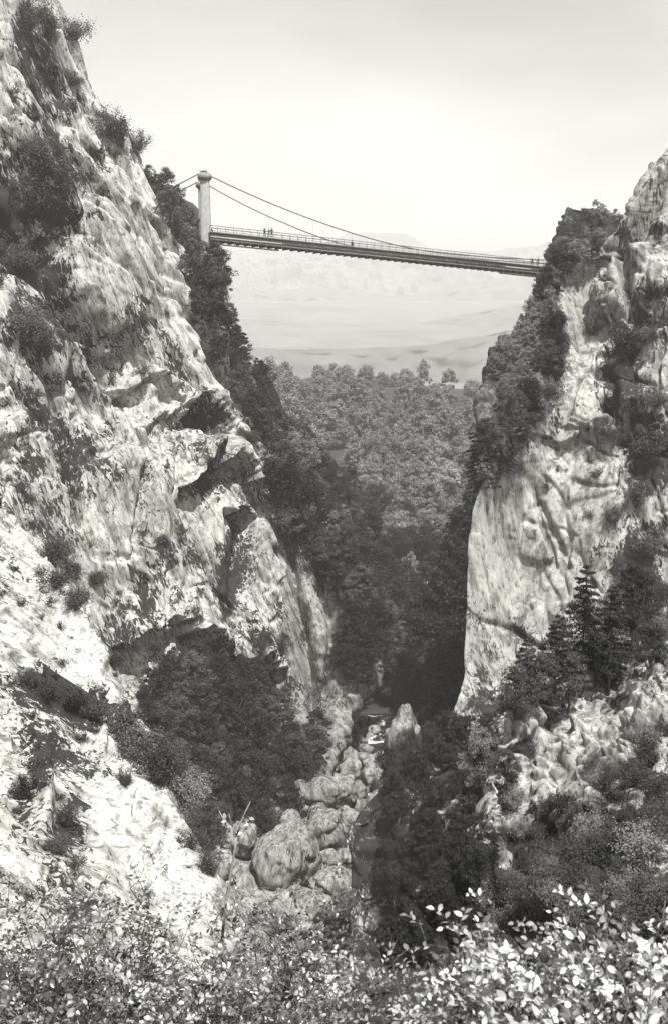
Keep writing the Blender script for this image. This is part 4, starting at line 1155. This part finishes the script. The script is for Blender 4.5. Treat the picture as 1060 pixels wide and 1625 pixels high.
# ---- trees standing at the foot of the right cliff
for i, (px, py, s, t, m, lab) in enumerate([
        (922, 1085, .42, 'c', M_con, 'tall thin conifer against the pale right cliff face'), (880, 1090, .34, 'c', M_con, 'shorter conifer left of the tall thin one'),
        (965, 1090, .36, 'c', M_con, 'conifer at the right of the tall thin one'), (850, 1110, .42, 'f', M_tree, 'dark spreading tree at the right cliff foot left of the conifers'),
        (815, 1150, .42, 'f', M_tree, 'dark bushy tree below the spreading one at the cliff foot'), (780, 1180, .40, 'f', M_tree, 'leafy tree where the sheer right cliff edge meets the ground'),
        (760, 1200, .36, 'f', M_lite, 'paler leafed tree on the brink left of the cliff foot trees'), (745, 1240, .32, 'f', M_tree, 'small tree hanging lowest over the dark gulf'), (900, 1120, .38, 'f', M_tree, 'round dark tree below the tall thin conifer'),
        (950, 1075, .40, 'f', M_night, 'dense dark tree behind the conifer on the right'), (1000, 1020, .42, 'f', M_night, 'dense dark tree near the right frame edge above the ledge'), (1030, 1060, .4, 'f', M_tree, 'rightmost dark tree over the bright ledge'),
        (800, 1250, .28, 'f', M_tree, 'small leafy tree left of the bright ledge rock'), (870, 1150, .3, 'f', M_night, 'low dark tree just above the bright ledge'), (830, 1100, .32, 'c', M_con, 'small conifer leftmost against the pale cliff')]):
    h = hit([S_I], px, py + 10) or hit([S_B], px, py + 10)
    if h:
        z = .0
        Y = min(h[0].y, 50); p = W(px, py, Y)
        if h[0].y > 60: p = W(px, py + 60, 48)
        plant('conifer' if t == 'c' else 'broadleaf_tree', (CON[i % 2] if t == 'c' else FINE[i % 4]), p, s * (Y / 42) * (.8 if t != 'c' else 1.05), m, lab, 'tree', leafname='crown')
# ---- shrubs on the right ledge
k = 0
for px, py in scatter([(800, 1210), (870, 1160), (1055, 1080), (1060, 1300), (790, 1300)], 34, .5, 34) + scatter([(775, 1290), (1060, 1290), (1060, 1480), (740, 1480)], 31, .5, 31):
    if blob(px, py, 940, 1150, 120, 50, -25) > .4 or blob(px, py, 880, 1220, 70, 40, -20) > .45: continue
    h = hit([S_I], px, py)
    if h:
        k += 1; s = random.uniform(.22, .5)
        plant('shrub', SHR[k % 3], h[0], s, (M_shrub, M_tree, M_lite, M_shrub)[k % 4], 'small leafy bush growing on the broken right ledge', 'shrub', 'bushes on the right ledge', tilt=(random.uniform(.1, .5), random.uniform(-.3, .2)), leafname='foliage', stemname='stem')
# ---- shrubs on the left foreground slope and its brink
for i, (px, py, s, m, lab) in enumerate([
        (222, 1190, 1.1, M_tree, 'feathery dark bush at the top of the slope brink'), (245, 1215, 1.2, M_tree, 'dark bush against the thicket on the slope brink'), (262, 1245, 1.0, M_shrub, 'grey leafed bush midway down the slope brink'),
        (290, 1268, 1.0, M_lite, 'pale leafed bush leaning out over the gulf'), (312, 1285, .8, M_lite, 'pale bush tip at the outer end of the brink'), (200, 1165, .9, M_tree, 'dark bush in the notch between two pale slabs'),
        (110, 1120, 1.0, M_tree, 'dark bush in the middle of the slab notch'), (75, 1105, 1.0, M_tree, 'dark bush in the left end of the slab notch'), (150, 1140, .8, M_tree, 'low dark bush right of centre in the slab notch'), (45, 1090, .9, M_tree, 'dark bush at the left edge by the notch'),
        (40, 1260, 1.0, M_night, 'blackish bush at the left edge on the lower slab'), (105, 1310, .9, M_tree, 'dark bush on the lower slab left part'), (90, 1350, .9, M_tree, 'dark bush below another on the lower slab'),
        (120, 1380, .8, M_tree, 'dark bush above the near leaves at left'), (200, 1245, .45, M_shrub, 'small round tuft alone on the bright slab'), (85, 895, 1.2, M_tree, 'bush behind the top of the upper slab'), (115, 930, 1.2, M_tree, 'second bush behind the upper slab top'), (140, 965, 1.0, M_tree, 'third bush behind the upper slab edge'),
        (180, 1060, .8, M_tree, 'bush at the lower tip of the upper slab'), (325, 1345, .7, M_shrub, 'grey bush at the foot of the bright slab'), (335, 1390, .7, M_shrub, 'grey bush below the slab foot near the sapling')]):
    h = hit([S_H], px, py) or hit([S_H], px - 22, py)
    if h: plant('shrub', SHR[i % 3], h[0], s * h[0].y / 34 * (.62 if px > 180 else .42), m, lab, 'shrub', tilt=(random.uniform(.0, .3), random.uniform(.1, .5)), leafname='foliage', stemname='stem')
k = 0
while k < 34:
    px, py = random.uniform(0, 330), random.uniform(880, 1460)
    if px > tab(H_sil, py) - 6 or blob(px, py, 235, 1300, 60, 90) > .4: continue
    k += 1; h = hit([S_H], px, py)
    if h: plant('shrub', TINY[k % 2], h[0], random.uniform(.15, .5), M_shrub, 'tiny dark tuft on the pale foreground slab', 'shrub', 'tufts on the pale slab', tilt=(random.uniform(.1, .5), random.uniform(0, .5)), leafname='foliage', stemname='stem')

# ------------------------------------------------------------------ boulders
def boulder(px, py, w, h_, label, mat, grp=None, deep=None, seed=0, tall=None, sub=5):
    hh = hit([S_G], px, py + h_ * .3)
    if not hh: return
    Y = hh[0].y - 1; c = W(px, py, Y)
    rx = w / 2 / FPX * Y; rz = h_ / 2 / FPX * Y
    bm = bmesh.new(); bmesh.ops.create_icosphere(bm, subdivisions=sub, radius=1)
    P = np.array([v.co[:] for v in bm.verts])
    s = seed * 13.7
    D = .18 * noise(P * .9 + s, 3) + .19 * facet(P * 1.0 + s, 4, 1.6, 14) + .05 * facet(P * 3.2 + s, 5, 1.5, 12) + .02 * fbm(P * 6 + s, 6, 3)
    if tall: D = D + .1 * noise(P * 3 + s, 8)
    P = P * (1 + D)[:, None] * np.array([rx, (rx + rz) / 2, rz])
    for v, p in zip(bm.verts, P): v.co = p
    for f in bm.faces: f.smooth = True
    me = bpy.data.meshes.new('boulder'); bm.to_mesh(me); bm.free()
    o = link('boulder' if not tall else 'rock_pinnacle', me, mat); o.location = c; o.rotation_euler = (0, random.uniform(-.25, .25), random.uniform(-.3, .3))
    tag(o, label, 'boulder' if not tall else 'rock', grp)
BL_ = [(458, 1350, 112, 118, 'largest pale flat topped boulder beside the river', M_bould), (512, 1318, 74, 78, 'smooth round grey boulder right behind the largest one', M_smooth), (516, 1255, 96, 70, 'long smooth boulder on the left bank above the round one', M_smooth),
       (478, 1265, 40, 52, 'upright grey boulder at the thicket edge', M_smooth), (592, 1232, 36, 46, 'dark round boulder standing right of the stream', M_smooth), (556, 1305, 48, 40, 'pale layered boulder in mid stream', M_bould), (430, 1292, 56, 34, 'low pale boulder behind the largest one', M_bould),
       (600, 1290, 46, 100, 'tall grey boulder on the right bank by the black wall', M_smooth), (430, 1452, 60, 56, 'pale boulder half hidden by the near leaves', M_bould), (380, 1330, 64, 60, 'grey boulder beside the sapling', M_bould), (540, 1200, 50, 36, 'grey boulder in the upper rapids', M_smooth),
       (352, 1370, 50, 50, 'grey boulder left of the sapling foot', M_bould), (575, 1382, 34, 60, 'dark wet boulder at the foot of the black wall', M_smooth), (530, 1400, 60, 50, 'mottled boulder below the dark pool', M_bould), (495, 1440, 70, 60, 'broad boulder just above the near leaves', M_bould), (560, 1440, 50, 50, 'grey boulder by the lower pool', M_bould), (520, 1165, 46, 30, 'grey boulder under the buttress foot', M_smooth)]
for i, (px, py, w, h_, lab, m) in enumerate(BL_): boulder(px, py, w, h_, lab, m, seed=i + 1)
boulder(641, 1190, 56, 140, 'pointed pale rock pinnacle standing in the river at the right wall', M_bould, seed=40, tall=True)
for i in range(150):
    py = random.uniform(1140, 1480); px = np.interp(py, [1140, 1200, 1300, 1460], [585, 560, 540, 520]) + random.gauss(0, 1) * 42
    s = random.choice((8, 10, 12, 15, 18, 24, 30))
    boulder(px, py, s * 1.3, s, 'small pale stone among the rapids of the river', M_bould, 'stones in the river', seed=60 + i, sub=4 if s > 16 else 3)

# ------------------------------------------------------------------ near leaves
NEAR = [make_spray(1.3, .95, 13, 9, 8, .024), make_spray(1.15, 1.05, 13, 9, 8, .025), make_spray(1.5, .8, 11, 10, 8, .023)]
BIG = [make_spray(1.1, .8, 9, 7, 7, .034), make_spray(1.0, .9, 9, 7, 7, .037)]
def near_z(px, py, Y):
    return W(px, py, Y)
NB = [(20, 1505, 5.6), (75, 1500, 6.4), (130, 1530, 6.6), (185, 1540, 6.2), (240, 1530, 6.9), (295, 1525, 6.6), (355, 1480, 7.4), (400, 1500, 6.6), (450, 1525, 7.0), (500, 1490, 7.6), (545, 1545, 7.0), (580, 1600, 6.4),
      (60, 1440, 6.2), (110, 1455, 6.5), (170, 1480, 6.4), (500, 1440, 7.4), (430, 1455, 7.2), (0, 1560, 4.8), (60, 1555, 4.9), (210, 1560, 4.7), (140, 1620, 4.4), (300, 1570, 4.8), (380, 1575, 4.7), (470, 1560, 4.9), (80, 1600, 5.2), (165, 1610, 5.0), (250, 1605, 5.4), (330, 1600, 5.2), (410, 1605, 5.2), (480, 1600, 5.4), (540, 1640, 5.0), (30, 1670, 4.2), (140, 1690, 4.2), (240, 1690, 4.3), (340, 1680, 4.2), (440, 1690, 4.2), (530, 1700, 4.2)]
for i, (px, py, Y) in enumerate(NB):
    py += (42 if px < 300 else 55) if i < 17 else 25
    if i < 17 and 330 < px < 600: Y *= .97
    p = W(px, py, Y); top = .35 * Y / 6
    lab, gp = ('leafy bush with small glossy leaves in the near left thicket', 'near bushes at lower left')
    if i >= 32: lab, gp = 'dull leafed bush cut by the bottom edge of the near left thicket', 'bushes along the bottom edge at left'
    elif i >= 17: lab, gp = 'leafy bush in the middle of the near left thicket', 'bushes in the middle of the left thicket'
    else: lab, gp = 'leafy bush along the ragged top of the near left thicket', 'bushes along the top of the left thicket'
    if i == 0: lab, gp = 'leafy bush at the left frame edge in front of the slab', None
    if i == 11: lab, gp = 'rightmost bush of the near left thicket beside the dark gulf', None
    if i * 7 % 5 < 2 and 0 < i <= 30: lab, gp = 'darker leafed bush among brighter ones in the near left thicket', 'darker bushes in the left thicket'
    plant('bush', NEAR[i % 3], (p[0], p[1], p[2] - .62), random.uniform(.65, 1.1) * (.5 + Y * .06), M_foredark if (i * 7 % 5 < 2 or i > 30) else M_fore, lab, 'bush', gp, leafname='foliage', stemname='stem')
for i, (px, py, Y) in enumerate([(1010, 1490, 4.4), (1060, 1470, 4.2), (950, 1530, 4.4), (1055, 1560, 3.7), (880, 1500, 4.6), (790, 1500, 4.6), (830, 1480, 4.3), (880, 1540, 4.2), (930, 1500, 4.0), (985, 1500, 3.7), (1040, 1540, 3.5), (740, 1590, 4.4), (800, 1590, 4.0), (860, 1610, 3.8), (920, 1600, 3.6), (985, 1600, 3.4), (1045, 1630, 3.3), (690, 1640, 4.2), (760, 1680, 3.6), (850, 1690, 3.3), (940, 1690, 3.1), (1040, 1700, 3.0), (640, 1680, 4.0)]):
    p = W(px, py, Y)
    lab, gp = 'bush with broad bright leaves in the near right thicket', 'near bushes at lower right'
    if i >= 17: lab, gp = 'broad leaved bush cut by the bottom edge of the near right thicket', 'bushes along the bottom edge at right'
    if i == 6: lab, gp = 'bush with broad white leaves rising highest at lower right', None
    if i % 5 in (1, 3) and i != 6: lab, gp = 'duller darker broad leaved bush among the bright ones at lower right', 'dull bushes at lower right'
    plant('bush', BIG[i % 2], (p[0], p[1], p[2] - .55), random.uniform(.5, .72), M_foredark if (i % 5 in (1, 3) and i != 6) else M_forebig, lab, 'bush', gp, leafname='foliage', stemname='stem')
# ---- forked bare sapling
sp_ = W(358, 1500, 8.0)
root = empty('sapling', tuple(sp_)); tag(root, 'thin forked sapling with few leaves rising above the near left bushes', 'sapling')
q = lambda px, py, dy=0: np.array(W(px, py, 8.0 + dy)) - sp_
pth = [([q(352, 1500), q(358, 1440), q(368, 1380), q(374, 1345), q(376, 1326)], [.016, .014, .012, .011, .010]), ([q(376, 1326), q(370, 1314), q(356, 1302), q(348, 1286)], [.008, .006, .005, .003]),
       ([q(376, 1326), q(382, 1308), q(390, 1288), q(398, 1272)], [.008, .006, .005, .003]), ([q(376, 1330), q(386, 1318), q(396, 1308)], [.005, .004, .003]), ([q(370, 1312), q(366, 1300), q(364, 1292)], [.004, .003, .002]), ([q(372, 1360), q(362, 1350), q(352, 1346)], [.004, .003, .002])]
link('stem', tube_mesh(pth, 6), M_palebark, root)
cc = []
for a, b_, n_ in ((396, 1308, 8), (366, 1318, 7), (378, 1322, 6), (388, 1300, 5), (360, 1306, 4), (354, 1347, 4), (370, 1400, 8), (362, 1440, 10)):
    for _ in range(n_): cc.append(q(a + random.gauss(0, 5), b_ + random.gauss(0, 4), random.gauss(0, .04)))
cc = np.array(cc); nn_ = RNG.normal(size=cc.shape) * .6 + np.array([.2, -.5, .7]); nn_ /= np.linalg.norm(nn_, axis=1, keepdims=True)
V, Q, kk = leaves(cc, nn_, .022 * (.7 + .6 * RNG.random(len(cc))), 'leaf')
link('foliage', np_mesh('foliage', V, quads=Q, smooth=False, attrs={'tone': np.full(len(V), .8)}), M_fore, root)
# ------------------------------------------------------------------ haze
def build_haze():
    m = bpy.data.materials.new('haze_air'); m.use_nodes = True
    n, l = m.node_tree.nodes, m.node_tree.links
    n.clear(); out = n.new('ShaderNodeOutputMaterial'); v = n.new('ShaderNodeVolumePrincipled')
    v.inputs['Color'].default_value = (.97, .965, .945, 1); v.inputs['Density'].default_value = HAZE
    v.inputs['Anisotropy'].default_value = 0.0
    l.new(v.outputs[0], out.inputs['Volume'])
    bm = bmesh.new(); bmesh.ops.create_cube(bm, size=1)
    x0, x1, y0, y1, z0, z1 = -3600, 3600, -150, 5600, -190, 420
    for vv in bm.verts:
        vv.co = Vector(((x0 + x1) / 2 + vv.co.x * (x1 - x0), (y0 + y1) / 2 + vv.co.y * (y1 - y0), (z0 + z1) / 2 + vv.co.z * (z1 - z0)))
    me = bpy.data.meshes.new('haze'); bm.to_mesh(me); bm.free()
    tag(link('haze', me, m), 'pale misty air filling the valley', kind='stuff')
HAZE = 0.00033
build_haze()
